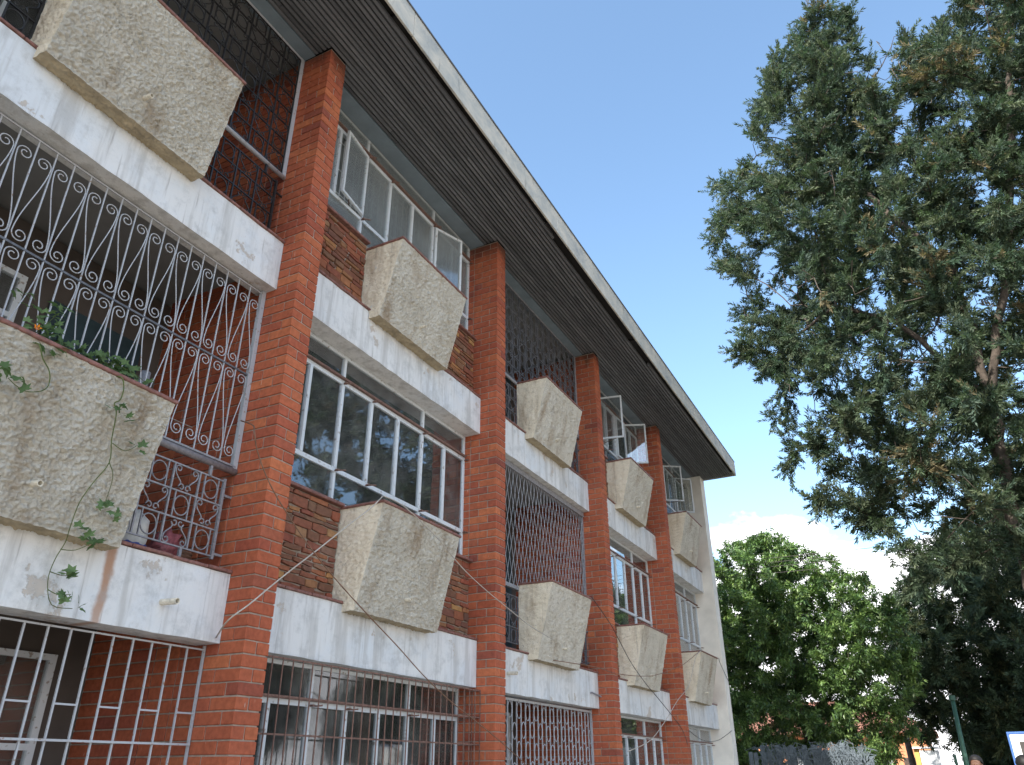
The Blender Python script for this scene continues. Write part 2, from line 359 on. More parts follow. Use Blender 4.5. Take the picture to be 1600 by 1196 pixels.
# pillars: mortar core + bricks
brick_cache = {}
def brick_mesh(lx, ly):
    k = (round(lx, 3), round(ly, 3))
    if k not in brick_cache: brick_cache[k] = MB().cbox(0, 0, 0, lx, ly, CH-.010, .004).mesh('brick', 'brick')
    return brick_cache[k]
rb = random.Random(3)
n_ind = 0
for pi in range(5):
    deep = 1.5 if pi in (1, 3) else .46
    if pi in (0, 2, 4): deep = .46
    x0 = X[pi]; xc = x0+PW/2
    core = MB().box(x0+.009, x0+PW-.009, .009, deep, 0, ZS-.004)
    pil = core.build('pillar', 'mortar', bld)
    jb = MB(); Lb, Hb = PW, .108
    for c in range(int(ZS/CH)+1):
        z = (c+.5)*CH
        zt = min((c+1)*CH, ZS)
        if zt-c*CH < .05: continue
        items = []   # (cx, cy, lx, ly, near)
        if c % 2 == 0:
            items.append((xc, Hb/2, Lb, Hb, 1)); y = Hb+.010
            seq = [.226]*8
        else:
            items.append((x0+Hb/2, .113, Hb, .226, 1)); items.append((x0+PW-Hb/2, .113, Hb, .226, 1)); y = .236
            seq = [.108]+[.226]*8
        for q in seq:
            if y > deep-.02: break
            e = min(q, deep-y)
            if e < .03: break
            items.append((x0+Hb/2, y+e/2, Hb, e, y < .34))
            if y < .44: jb.cbox(x0+PW-Hb/2, y+e/2, z, Hb, e, CH-.010, .004)
            y += q+.010
        for (cx, cy, lx, ly, near) in items:
            ok = near and ((pi == 1 and z > 1.55) or (pi == 2 and 1.85 < z < 5.35)) and n_ind < 300
            j = lambda a: rb.uniform(-a, a)
            if ok:
                n_ind += 1
                link('brick', brick_mesh(lx, ly), pil, (cx+j(.0012), cy+j(.0015), z+j(.001)), (0, 0, j(.004)))
            else: jb.cbox(cx+j(.0012), cy+j(.0015), z+j(.001), lx, ly, CH-.010, .004)
    tag(jb.build('bricks', 'brick', pil), kind='stuff')
# end wall of cream plaster
ew = MB().box(X[5], X[5]+.3628, 0, 9, 0, ZS-.002).build('end_wall', 'cream_plaster', bld)
MB().cyl((X[5]-.02, .33, 5.9), (X[5]-.02, .33, 7.7), .014, 8).build('conduit', 'white_plastic', ew)

# structure behind: slabs, partitions, rear wall, west block
for lv, z in enumerate((0.0, 2.824, 5.6285)):
    MB().box(-8, X[5]-.004, .44, 9, z-.22 if lv else -.1, z-.012).build('floor_slab', 'ceiling_plaster', bld)
MB().box(-8, X[5]-.004, .40, 9, 7.955, 8.05).build('top_ceiling', 'ceiling_plaster', bld)
MB().box(-8, X[5], 8.8, 9, 0, ZS).build('rear_wall', 'cream_plaster', bld)
for i in range(5):
    MB().box(X[i]+.004, X[i]+PW-.004, (1.5 if i in (1, 3) else .46)+.003, 8.79, 0, ZS-.01).build('partition_wall', 'room_plaster', bld)
    if i in (1, 3, 4):
        for z0, z1 in ((-.01, 2.6), (2.813, 5.40), (5.618, 7.95)): MB().box(X[i]+PW, X[i+1], 4.2, 4.3, z0, z1).build('room_wall', 'room_plaster', bld)
MB().box(-8, X[0]-.003, .3, 8.79, 0, ZS-.01).build('side_wall', 'cream_plaster', bld)

# roof: slab with fascia, dark soffit board, slats one by one
YE, ZET = -.7845, 8.253
XE = X[5]+.3628
roof = MB().box(-8, XE, YE+.03, 9.4, ZS+.10, ZET-.02).build('roof', 'concrete', bld)
fz = MB()
xs = [-8, -3.6, .9, 4.1, 7.5, 10.9, 14.3, XE]
for a, b in zip(xs[:-1], xs[1:]):
    fb = MB().cbox((a+b)/2, YE+.013, (ZS+ZET)/2+rng.uniform(-.003, .003), b-a-.006, .026+rng.uniform(-.003, .003), ZET-ZS, .004); fb.build('fascia_board', 'fascia', roof)
MB().box(-8, XE+.01, YE-.012, YE+.05, ZET-.004, ZET+.012).build('roof_edge_trim', 'dark_grey_iron', roof)
MB().box(XE+.002, XE+.02, YE, 9.4, ZS-.01, ZET).build('gable_trim', 'fascia', roof)
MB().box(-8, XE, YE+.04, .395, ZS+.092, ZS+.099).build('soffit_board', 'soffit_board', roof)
for i in range(-1, 5):
    a, b = (X[i]+PW, X[i+1]) if i >= 0 else (-8, X[0])
    MB().box(a+.002, b-.002, .205, .41, ZS-.006, ZS+.02).build('soffit_strip', 'painted_board', roof)
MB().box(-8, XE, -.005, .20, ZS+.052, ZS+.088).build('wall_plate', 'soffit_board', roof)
slat_pitch = .0500; ny = 18
for k in range(ny):
    y = .175-k*slat_pitch
    if k == ny-1: cuts = [3.15, 7.6, 11.6, XE-.012]
    else: cuts = [-8]+sorted(rng.uniform(0, 4)+4.3*j for j in range(4))+[XE-.012]
    for a, b in zip(cuts[:-1], cuts[1:]):
        if k == ny-1 and a > 7 and a < 8: continue
        if y > -.016:   # between the pillars the slats start behind the pillar fronts: cut them there
            segs = []; cur = a
            for px in X[:5]+[X[5]]:
                wpx = PW if px != X[5] else .37
                if px+wpx <= cur or px >= b: continue
                if px-.004 > cur: segs.append((cur, px-.004))
                cur = px+wpx+.004
            if cur < b-.02: segs.append((cur, b))
        else: segs = [(a, b)]
        for (p, q) in segs:
            if q-p > .03:
                dz = rng.uniform(-.004, .004)
                MB().box(p+.003, q-.003, y-.0150, y+.0150, ZS+.0+dz, ZS+.045+dz).build('slat', 'slat', roof)
for px in X[:5]:
    MB().box(px+PW*.1, px+PW*.9, YE+.05, -.01, ZS+.052, ZS+.088).build('batten', 'soffit_board', roof)

# beams with ledge tiles
for i in range(-1, 5):
    a, b = (X[i]+PW, X[i+1]) if i >= 0 else (-8, X[0])
    for lv in (1, 2):
        n = 24; bm = MB(); rr = random.Random(i*7+lv)
        for s_ in range(n):
            xa, xb = a+.001+(b-a-.002)*s_/n, a+.001+(b-a-.002)*(s_+1)/n
            if s_ == 0: bm.v += [(xa, YB, BB[lv]), (xa, .435, BB[lv]), (xa, .435, BT[lv]), (xa, YB, BT[lv])]
            o = 0.0 if s_ == n-1 else .004
            bm.v += [(xb, YB+rr.uniform(-o, o), BB[lv]+rr.uniform(-o, o)), (xb, .435, BB[lv]), (xb, .435, BT[lv]), (xb, YB+rr.uniform(-o, o), BT[lv]+rr.uniform(-o, o)*.5)]
            q = s_*4
            for e in range(4): bm.f.append((q+e, q+4+e, q+4+(e+1) % 4, q+(e+1) % 4))
        bm.f.append((3, 2, 1, 0)); bm.f.append((n*4, n*4+1, n*4+2, n*4+3))
        be = bm.build('beam', 'beam', bld); be.data.materials.append(M['shaded_soffit'])
        be.data.polygons.foreach_set('material_index', [1 if p.normal.z < -.8 else 0 for p in be.data.polygons])  # downward faces take the colour with painted shade
        if i < 0: continue
        tl = a+.002; tj = random.Random(i*5+lv)
        while tl < b-.03:
            te = min(tl+.30, b-.002)
            MB().cbox((tl+te)/2, (.205+.44)/2+tj.uniform(-.004, .004), BT[lv]+.013+tj.uniform(-.002, .002), te-tl-.004, .235, .020, .004).build('ledge_tile', 'red_tile', be)
            tl = te

# planters: roughcast boxes with a leaning front
PYT, PYB = -.1218, .0961
def planter(x0, zt, zb, seed, fine):
    x1 = x0+2.4655-1.2100; yb2 = .335
    bm = MB(); rr = Vector((seed*3.1, seed*1.7, seed*.9))
    step = .0072 if fine > 1 else (.0095 if fine else .015)
    def disp(p):
        return (abs(mnoise.noise((p+rr)*38))*1.3-.35+mnoise.noise((p+rr)*75)*.55+mnoise.noise((p+rr)*12)*.25)
    bm.mi = []
    def patch(P00, P10, P11, P01, nrm, mi=0, amp=1.0):
        P00, P10, P11, P01 = map(Vector, (P00, P10, P11, P01)); nrm = Vector(nrm).normalized()
        nu = max(2, int((P10-P00).length/step)); nv = max(2, int((P01-P00).length/step)); b = len(bm.v)
        for j in range(nv+1):
            for i in range(nu+1):
                u, v = i/nu, j/nv
                p = P00*(1-u)*(1-v)+P10*u*(1-v)+P11*u*v+P01*(1-u)*v
                e = min(i, nu-i, j, nv-j); f = min(1, e/2.0)
                vv = mnoise.noise_vector((p+rr)*30)*.006
                bm.v.append(tuple(p+vv+nrm*disp(p)*.024*f*amp))
        for j in range(nv):
            for i in range(nu):
                a = b+j*(nu+1)+i; bm.f.append((a, a+1, a+nu+2, a+nu+1)); bm.mi.append(mi)
    A = (x0, PYB, zb); B = (x1, PYB, zb); C_ = (x1, PYT, zt); D_ = (x0, PYT, zt)
    patch(A, B, C_, D_, (0, -1, -.25))
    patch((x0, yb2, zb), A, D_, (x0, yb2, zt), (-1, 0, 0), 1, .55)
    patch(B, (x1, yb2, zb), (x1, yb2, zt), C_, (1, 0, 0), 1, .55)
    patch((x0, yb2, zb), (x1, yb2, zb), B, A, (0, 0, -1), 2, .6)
    b = len(bm.v); bm.v += [(x0, yb2, zb), (x1, yb2, zb), (x1, yb2, zt), (x0, yb2, zt)]; bm.f.append((b, b+1, b+2, b+3))
    pl = bm.build('planter', 'stucco', bld, smooth=True)
    pl.data.materials.append(M['stucco_cream']); pl.data.materials.append(M['shaded_render'])
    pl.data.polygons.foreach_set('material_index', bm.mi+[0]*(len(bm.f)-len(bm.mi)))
    cp = MB(); o = .014; zc = zt+.012
    MB().cbox((x0+x1)/2, PYT+.03, zc, x1-x0+2*o, .06+2*o, .024, .005).build('coping', 'red_tile', pl)
    for xx in (x0+.03, x1-.03): MB().cbox(xx, (PYT+.075+.33)/2, zc-.001, .06+2*o, .33-PYT-.075, .023, .005).build('coping', 'red_tile', pl)
    MB().box(x0+.05, x1-.05, PYT+.05, yb2-.01, zt-.09, zt-.02).build('soil', 'soil', pl)
    xm = (x0+x1)/2+.01; zp = zb+.19; yp = PYB+(PYT-PYB)*(zp-zb)/(zt-zb)
    MB().pipe((xm, yp+.05, zp+.006), (xm+rng.uniform(-.006, .006), yp-.065, zp-.006), .017, .004).build('drain_pipe', 'pipe_plastic', pl)
    return pl
for i in range(5):
    for lv, (zt, zb) in ((1, (3.636, 2.766)), (2, (6.3926, 5.5492))):
        planter(X[i]+1.21, zt, zb, i*2+lv, 2 if i < 1 else (1 if i < 2 else 0))
# pipe stubs in the beams
for (x, z, ln) in ((3.33, 2.55, .13), (7.98, 2.57, .12)):
    MB().pipe((x, YB+.02, z), (x+.01, YB-ln, z-.004), .020, .005).build('overflow_pipe', 'pipe_plastic', bld)
tp = MB().cyl((10.42, YB-.03, 2.55), (10.72, YB-.035, 2.52), .011, 8); tp.cyl((10.42, YB-.03, 2.55), (10.42, YB+.02, 2.55), .011, 8); tp.build('service_pipe', 'grey_iron', bld)

# ------------------------------------------------------------------ windows
def wx(i, k): return X[i]+PW+.051+k*.4521
def window(i, lv, glass='glass', open_k=(), inner=None):
    b = BT[lv]; zs, z1, z2, z3 = b+.885, b+1.190, b+2.055, HEAD[lv]-.004
    x0, x1 = X[i]+PW+.002, X[i+1]-.002; y0, y1 = YWIN-.018, YWIN+.022
    f = MB()
    f.box(x0, x0+.05, y0, y1, zs, z3); f.box(x1-.03, x1, y0, y1, zs, z3)
    f.box(x0+.05, x1-.03, y0+.001, y1-.001, zs, zs+.03); f.box(x0+.05, x1-.03, y0+.001, y1-.001, z1-.02, z1+.02); f.box(x0+.05, x1-.03, y0+.001, y1-.001, z2-.02, z2+.02); f.box(x0+.05, x1-.03, y0+.001, y1-.001, z3-.03, z3)
    for k in range(1, 7): f.box(wx(i, k)-.017, wx(i, k)+.017, y0-.004, y1+.003, z1+.02, z2-.02)
    for k in (2, 5):
        f.box(wx(i, k)-.015, wx(i, k)+.015, y0-.003, y1+.003, z2+.02, z3-.03); f.box(wx(i, k)-.015, wx(i, k)+.015, y0-.003, y1+.003, zs+.03, z1-.02)
    win = f.build('window', 'window_steel', bld)
    def pane(xa, xb, za, zb, gl=glass, par=win): MB().box(xa+.014, xb-.014, YWIN-.002, YWIN+.002, za, zb).build('pane', gl, par)
    for k in range(7):
        if k not in open_k: pane(wx(i, k), wx(i, k+1), z1+.02, z2-.02)
    for ka, kb in ((0, 2), (2, 5), (5, 7)):
        pane(wx(i, ka), wx(i, kb), z2+.02, z3-.03); pane(wx(i, ka), wx(i, kb), zs+.03, z1-.02)
    rail = MB().box(x0+.05, x1-.02, y0-.032, y0-.005, z2+.018, z2+.038).build('drip_rail', 'brown_iron', win)
    for k in (2, 3, 5, 7):
        hx = wx(i, k)-(.012 if k == 7 else 0)
        for zz in (z2-.012, z1-.01):
            hm = MB(); hm.tube([(hx, y0, zz), (hx+.012, y0-.06, zz-.004), (hx+.05, y0-.085, zz+.002)], .007, 6); hm.cbox(hx, y0-.03, zz, .03, .035, .016, .003); hm.build('hinge', 'brown_iron', win)
    for k, ang, side in open_k_items(open_k):
        # open leaf swung outwards about its left (-1) or right (+1) stile
        W = .4521-.03; H = z2-z1-.05; lf = MB(); t = .014
        lf.box(0, W, -t, t, 0, .028); lf.box(0, W, -t, t, H-.028, H); lf.box(0, .028, -t-.001, t+.001, .028, H-.028); lf.box(W-.028, W, -t-.001, t+.001, .028, H-.028)
        hx = wx(i, k)+.015 if side < 0 else wx(i, k+1)-.015
        o = lf.build('casement', 'window_steel', win); o.location = (hx, y0-.02, z1+.025)
        gp = MB().box(.022, W-.022, -.002, .002, .02, H-.02).build('pane', glass, o)
        o.rotation_euler = (0, 0, -R(ang) if side < 0 else math.pi+R(ang))
        st = MB().tube([(hx+(.2 if side < 0 else -.2), y0, z1+.03), (hx+(.28 if side < 0 else -.28)*math.cos(R(ang)), y0-.02-.28*math.sin(R(ang)), z1+.02)], .006, 5); st.build('stay', 'brown_iron', win)
    # sill of red tile above the stone panel, cut by the planter
    if lv:
        for xa, xb in ((x0, X[i]+1.21-.002), (X[i]+2.4655+.002, x1)):
            MB().cbox((xa+xb)/2, .352, b+.845, xb-xa, .135, .028, .005).build('window_sill', 'red_tile', win)
        MB().box(x0, x1, .425, .455, b+.80, zs).build('sill_upstand', 'window_steel', win)
    if inner: inner(i, lv, win, z1, z2)
    return win
def open_k_items(ok): return [(k, ok[k][0], ok[k][1]) for k in ok] if isinstance(ok, dict) else []
def bars_ring(i, lv, win, z1, z2):
    y = YWIN+.045
    me_bar = None
    for k in range(7):
        m = MB(); xa = wx(i, k)+.03; wd = .4521-.06
        for q in (0, .28, .5, .78, 1): m.box(xa+wd*q-.004, xa+wd*q+.004, y-.004, y+.004, z1+.01, z2-.01)
        for zz in (z1+.25, z1+.60): m.tube([(xa+wd*.39+.035*math.cos(t*.5236), y, zz+.045*math.sin(t*.5236)) for t in range(12)], .004, 5, True)
        for zz in (z1+.12, z1+.42, z2-.08): m.box(xa, xa+wd, y-.003, y+.003, zz-.004, zz+.004)
        m.build('burglar_bar', 'white_paint', win)
def spiral(cx, cz, r0, r1, a0, turns, n=18):
    return [(cx+(r0+(r1-r0)*t/n)*math.cos(a0+turns*2*math.pi*t/n), cz+(r0+(r1-r0)*t/n)*math.sin(a0+turns*2*math.pi*t/n)) for t in range(n+1)]
def bars_heart(i, lv, win, z1, z2):
    y = YWIN+.05
    for k in range(7):
        m = MB(); c = (wx(i, k)+wx(i, k+1))/2
        def T(pts, r=.0042): m.tube([(c+p[0], y, p[1]) for p in pts], r, 5)
        for s_ in (-1, 1):
            T([(s_*(a[0]), a[1]) for a in spiral(.065, z2-.24, .012, .060, 0, 1.3)]+[(s_*.15, z2-.30), (s_*.16, z2-.36), (s_*.10, z2-.50), (0, z2-.62)])
            T([(s_*a[0], a[1]) for a in spiral(.06, z2-.13, .008, .045, .5, 1.2)]+[(s_*.14, z2-.10), (s_*.19, z2-.17)])
        T([(-.2, z2-.175), (.2, z2-.175)]); T([(0, z2-.17), (0, z1)]); T([(-.2, z1+.12), (.2, z1+.12)])
        m.build('burglar_bar', 'white_paint', win)
def bars_plain(i, lv, win, z1, z2):
    y = YWIN+.06
    for k in range(7):
        m = MB(); xa = wx(i, k)+.03; wd = .4521-.06
        for q in (.1, .36, .63, .9): m.box(xa+wd*q-.004, xa+wd*q+.004, y-.004, y+.004, z1+.01, z2-.01)
        m.build('burglar_bar', 'white_iron', win)
window(1, 0, 'dusty_glass', (), bars_heart)
window(1, 1, 'glass')
window(1, 2, 'hazy_glass', {1: (8, 1), 5: (20, -1)}, bars_ring)
window(3, 0, 'glass', (), bars_plain); window(3, 1, 'glass'); window(3, 2, 'glass', {2: (78, -1), 5: (66, -1), 4: (4, -1)}, None)
window(4, 0, 'glass', (), bars_plain); window(4, 1, 'glass', (), bars_plain); window(4, 2, 'glass', {3: (55, -1), 5: (50, -1)}, None)

# stone panels below the windows
def stone_panel(i, lv, single):
    zb, zt = BT[lv]+.024, BT[lv]+.832; rs = random.Random(i*11+lv)
    x0, x1 = X[i]+PW+.002, X[i+1]-.002; pa, pb = X[i]+1.21, X[i]+2.4655
    pan = MB().box(x0, x1, .338, .436, zb, zt).build('stone_panel', 'stone_mortar', bld)
    if lv == 1 or lv == 2:
        pass
    jm = MB()
    for xa, xb in ((x0+.004, pa-.006), (pb+.006, x1-.004)):
        z = zb+.004
        while z < zt-.02:
            h = rs.choice((.035, .045, .055, .07, .085)); h = min(h, zt-z-.003)
            if h < .02: break
            x = xa
            while x < xb-.015:
                l = rs.uniform(.09, .26); l = min(l, xb-x)
                if xb-x-l < .05: l = xb-x
                # an irregular six to eight sided stone, 2 cm deep
                hh = h-.012+rs.uniform(-.006, .004); ll = l-.012
                j = lambda a: rs.uniform(-a, a)
                P = [(0+j(.006), 0+j(.006)), (ll*.5+j(.03), -.003+j(.006)), (ll+j(.006), 0+j(.006)), (ll+j(.006), hh*.5+j(.008)), (ll+j(.008), hh+j(.006)), (ll*.45+j(.03), hh+j(.006)), (j(.008), hh+j(.006))]
                P = [(min(max(px, -.004), xb-x-.002), py) for px, py in P]
                yo = rs.uniform(.312, .328); t_ = jm if not single else MB(); b0 = len(t_.v); n = len(P)
                cx_, cz_ = ll/2, hh/2
                t_.v += [(x+px, .345, z+py) for px, py in P]+[(x+px, yo+.005, z+py) for px, py in P]+[(x+cx_+(px-cx_)*.93, yo+j(.003), z+cz_+(py-cz_)*.88) for px, py in P]
                for e in range(n):
                    e2 = (e+1) % n; t_.f.append((b0+e, b0+e2, b0+n+e2, b0+n+e)); t_.f.append((b0+n+e, b0+n+e2, b0+2*n+e2, b0+2*n+e))
                t_.f.append(tuple(b0+2*n+e for e in range(n)))
                if single: t_.build('stone', 'stone', pan)
                x += l
            z += h
    if not single: tag(jm.build('stones', 'stone', pan), kind='stuff')
for i in (1, 3, 4):
    for lv in (1, 2): stone_panel(i, lv, i == 1)
for i in (1, 3, 4): MB().box(X[i]+PW+.002, X[i+1]-.002, .33, .44, 0, .90).build('apron_wall', 'cream_plaster', bld)

# ------------------------------------------------------------------ balconies
for i in (0, 2):
    a, b = X[i]+PW, X[i+1]
    for lv in (0, 1, 2):
        zb, zt = (BT[lv]-.012, HEAD[lv])
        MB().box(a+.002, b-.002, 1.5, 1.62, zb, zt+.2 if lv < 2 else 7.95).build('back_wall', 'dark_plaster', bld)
        dx = b-.62 if lv else a+.62
        dr = MB().cbox(dx, 1.485, zb+1.02, .82, .05, 2.04, .005).build('balcony_door', 'blue_door', bld)
        for zz in (zb+.55, zb+1.45): MB().cbox(dx, 1.456, zz, .60, .02, .72, .005).build('door_panel', 'blue_door', dr)
        MB().cyl((dx-.33, 1.45, zb+1.02), (dx-.33, 1.40, zb+1.02), .02, 8).build('door_handle', 'grey_iron', dr)
        wn = MB(); wa, wb, za, zc = (a+.35, b-1.25, zb+.95, zb+2.1) if lv else (a+1.2, b-.28, zb+.95, zb+2.33)
        for (p, q, r_, t_) in ((wa, wa+.05, za, zc), (wb-.05, wb, za, zc), ((wa+wb)/2-.02, (wa+wb)/2+.02, za, zc)): wn.box(p, q, 1.455, 1.498, r_, t_)
        for zz in (za, za+.78, zc-.04): wn.box(wa, wb, 1.457, 1.497, zz, zz+.04)
        wo = wn.build('balcony_window', 'window_steel', bld)
        for q in (0, 1):
            MB().box(wa+(wb-wa)/2*q+.03, wa+(wb-wa)/2*(q+1)-.03, 1.474, 1.478, za+.04, za+.78).build('pane', 'glass', wo)
            MB().box(wa+(wb-wa)/2*q+.03, wa+(wb-wa)/2*(q+1)-.03, 1.474, 1.478, za+.82, zc-.04).build('pane', 'glass', wo)
for i in (0, 2):
    wo = [o for o in bld.children if o.name.startswith('balcony_window')][0 if i == 0 else 3]; a, b = X[i]+PW, X[i+1]
    for q in range(3):
        m = MB(); cx = a+1.2+.06+(b-.28-a-1.2-.1)*(q+.5)/3
        for s_ in (-1, 1): m.tube([(cx+s_*p[0], 1.43, p[1]) for p in spiral(.075, 1.52, .012, .07, 0, 1.3)+[(.17, 1.40), (.10, 1.2), (0, 1.05)]], .005, 5)
        m.tube([(cx-.22, 1.43, 1.62), (cx+.22, 1.43, 1.62)], .005, 5); m.build('burglar_bar', 'white_iron', wo)
lamp = MB(); prof = [(.0, 5.30), (.10, 5.31), (.115, 5.36), (.09, 5.40)]
for r_, z in prof: lamp.v += [(1.45+r_*math.cos(t*math.pi/8), .95+r_*math.sin(t*math.pi/8), z) for t in range(16)]
for k in range(3): lamp.f += [(k*16+j, k*16+(j+1) % 16, (k+1)*16+(j+1) % 16, (k+1)*16+j) for j in range(16)]
lamp.build('ceiling_lamp', 'black_iron', bld, True)

def vbar(x, z0, z1, y=YG, r=.0042): return MB().box(x-r, x+r, y-r, y+r, z0, z1)
# first floor, near bay: white S-scroll grille
def bez(p0, p1, p2, p3, n=14):
    return [tuple((1-t)**3*a+3*(1-t)**2*t*b+3*(1-t)*t*t*c+t**3*d for a, b, c, d in zip(p0, p1, p2, p3)) for t in [k/n for k in range(1, n)]]
def sbar_mesh(wc, H, mat):
    r = wc*.42; cx, cz = wc*.50, H-r-.004; x_in = cx-r+.002
    top = spiral(cx, cz, r, r*.28, math.pi, -1.35, 20)[::-1]
    bot = [(wc-p[0], H-p[1]) for p in top][::-1]
    path = top+bez(top[-1], (top[-1][0], cz-.16), (bot[0][0], H-cz+.16), bot[0], 10)+bot
    return MB().tube([(p[0], 0, p[1]) for p in path], .0038, 5).mesh('scroll', mat)
def frame_rail(name, parent, x0, x1, z, r, mat, y=YG):
    return MB().tube([(x0, y, z), (x1, y, z)], r, 10).build(name, mat, parent, True)
xa, xb = X[0]+PW+.02, X[1]-.022
gA1 = MB(); gA1.box(xb-.022, xb+.018, YG-.018, YG+.018, 3.60, 5.165); gA1.box(xa-.018, xa+.022, YG-.018, YG+.018, 3.60, 5.165); gA1.box(xa+.02, xb-.02, YG-.005, YG+.005, 5.136, 5.146)
grA1 = gA1.build('security_grille', 'white_iron', bld); grA1['label'] = 'white wrought iron grille of long S scrolls'
MB().box(xa, xb, YG-.007, YG+.007, 4.373, 4.387).build('middle_rail', 'dark_grey_iron', grA1)
frame_rail('hand_rail', grA1, xa-.02, xb+.02, 3.588, .026, 'grey_iron')
MB().box(xa, xb, YG-.02, YG+.02, 3.612, 3.626).build('bottom_rail', 'grey_iron', grA1)
sp = .1210; nb = int((xb-xa)/sp); xs0 = xb-.02-sp*nb
up_me = sbar_mesh(sp-.008, .64, 'white_iron'); lo_me = sbar_mesh(sp-.008, .69, 'white_iron')
for k in range(nb+1):
    x = xs0+k*sp
    if 0 < k < nb+1 and x < xb-.03: vbar(x, 3.612, 5.135).build('bar', 'white_iron', grA1)
    if k < nb:
        for me, z, ph in ((up_me, 4.400, 0), (lo_me, 3.672, 1)):
            o = link('scroll', me, grA1, (x+.004 if (k+ph) % 2 else x+sp-.004, YG-.012, z))
            if (k+ph) % 2 == 0: o.scale = (-1, 1, 1)

# ring and scroll ironwork
def ring_me(r, mat, t=.005): return MB().tube([(r*math.cos(a*math.pi/12), 0, r*1.12*math.sin(a*math.pi/12)) for a in range(24)], t, 5, True).mesh('ring', mat)
def pair_me(wc, h, mat, t=.005):
    m = MB(); r = h*.15
    for s_ in (-1, 1):
        top = spiral(r, h*.5-r, r*.4, r, math.pi*.2, .9, 10)           # curl at the top centre
        bot = spiral(wc*.5-r-.006, -h*.5+r, r, r*.4, .2, -1.0, 10)
        p = top+bez(top[-1], (0.0, h*.1), (wc*.5, h*.02), bot[0], 8)+bot
        m.tube([(s_*q[0], 0, q[1]) for q in p], t, 5)
    return m.mesh('scroll_pair', mat)
def ironwork(par, x0, x1, z0, z1, rows, cw, mat, y=YG, single=True, lugs=(), right=True):
    nc = max(1, round((x1-x0)/cw)); cw = (x1-x0)/nc; h = (z1-z0)/rows
    jm = MB(); rm = ring_me(min(cw*.27, h*.36), mat); pm = pair_me(cw*.92, h*.95, mat)
    for r in range(rows+1):
        z = z0+r*h; (MB() if single else jm)
        t_ = MB() if single else jm
        t_.box(x0, x1, y-.006, y+.006, z-.005, z+.005)
        if single: t_.build('rail', mat, par)
    for c in range(nc+1):
        t_ = MB() if single else jm
        t_.box(x0+c*cw-.006, x0+c*cw+.006, y-.0065, y+.0065, z0, z1)
        if single: t_.build('bar', mat, par)
    for r in range(rows):
        for c in range(nc):
            cx, cz = x0+(c+.5)*cw, z0+(r+.5)*h
            if (r+c) % 2:
                if single: link('ring', rm, par, (cx, y, cz))
                else: add_mesh(jm, rm, (cx, y, cz), 1)
                for q in (-.28, .28):
                    t_ = MB() if single else jm
                    t_.box(cx+q*cw-.004, cx+q*cw+.004, y-.005, y+.005, cz-h/2, cz+h/2)
                    if single: t_.build('bar', mat, par)
            else:
                fl = -1 if (r % 4) in (1, 2) else 1
                if single:
                    o = link('scroll_pair', pm, par, (cx, y, cz)); o.scale = (1, 1, fl)
                else: add_mesh(jm, pm, (cx, y, cz), fl)
    if not single: tag(jm.build('ironwork', mat, par), kind='stuff')
    for (lx, lz) in lugs: MB().box(lx, lx+.09, y-.007, y+.007, lz-.008, lz+.008).build('fixing_lug', mat, par)
def add_mesh(mb, me, loc, fl):
    b = len(mb.v); mb.v += [(v.co.x+loc[0], v.co.y+loc[1], v.co.z*fl+loc[2]) for v in me.vertices]; mb.f += [tuple(b+k for k in p.vertices) for p in me.polygons]
def low_rails(i, lv, mat, single):
    z0 = BT[lv]+.12; z1 = z0+.545
    for (xa_, xb_, right) in ((X[i]+PW+.08, X[i]+1.20, False), (X[i]+2.4655+.01, X[i+1]-.085, True)):
        rl = MB(); 
        if right:
            rl.box(xb_-.010, xb_+.010, YG-.01, YG+.01, z0-.02, z1+.02); rl.box(xb_-.28, xb_-.26, YG-.01, YG+.01, BT[lv]+.025, z0); rl.box(xb_-.15, xb_-.13, YG-.01, YG+.01, z1, z1+.12)
        else: rl.box(xa_-.010, xa_+.010, YG-.01, YG+.01, z0-.02, z1+.02); rl.box(xa_+.28, xa_+.30, YG-.01, YG+.01, BT[lv]+.025, z0)
        ro = rl.build('low_railing', mat, bld)
        ironwork(ro, xa_, xb_, z0, z1, 3, .215, mat, YG, single, [(xb_, z0+.02), (xb_, z1-.1)] if right else [(xa_-.09, z0+.02), (xa_-.09, z1-.1)])
low_rails(0, 1, 'grey_iron', True); low_rails(0, 2, 'black_iron', True); low_rails(2, 1, 'dark_grey_iron', False); low_rails(2, 2, 'dark_grey_iron', False)
# second floor grilles (black in the near bay, grey in the third)
for i, mat, single in ((0, 'black_iron', True), (2, 'dark_grey_iron', False)):
    a, b = X[i]+PW+.02, X[i+1]-.022
    gm = MB(); gm.box(b-.022, b+.018, YG-.014, YG+.018, 6.40, 7.91); gm.box(a-.018, a+.022, YG-.014, YG+.018, 6.40, 7.91); gm.box(a-.017, b+.017, YG-.012, YG+.012, 7.885, 7.908)
    go = gm.build('security_grille', 'white_iron' if single else 'grey_iron', bld); go['label'] = 'black ring and scroll iron grille' if single else 'grey ring and scroll iron grille'
    MB().tube([(a-.018, YG, 6.405), (b+.018, YG, 6.405)], .022, 8).build('hand_rail', 'white_iron' if single else 'grey_iron', go, True)
    ironwork(go, a+.02, b-.024, 6.44, 7.885, 8, .215, mat, YG, single)
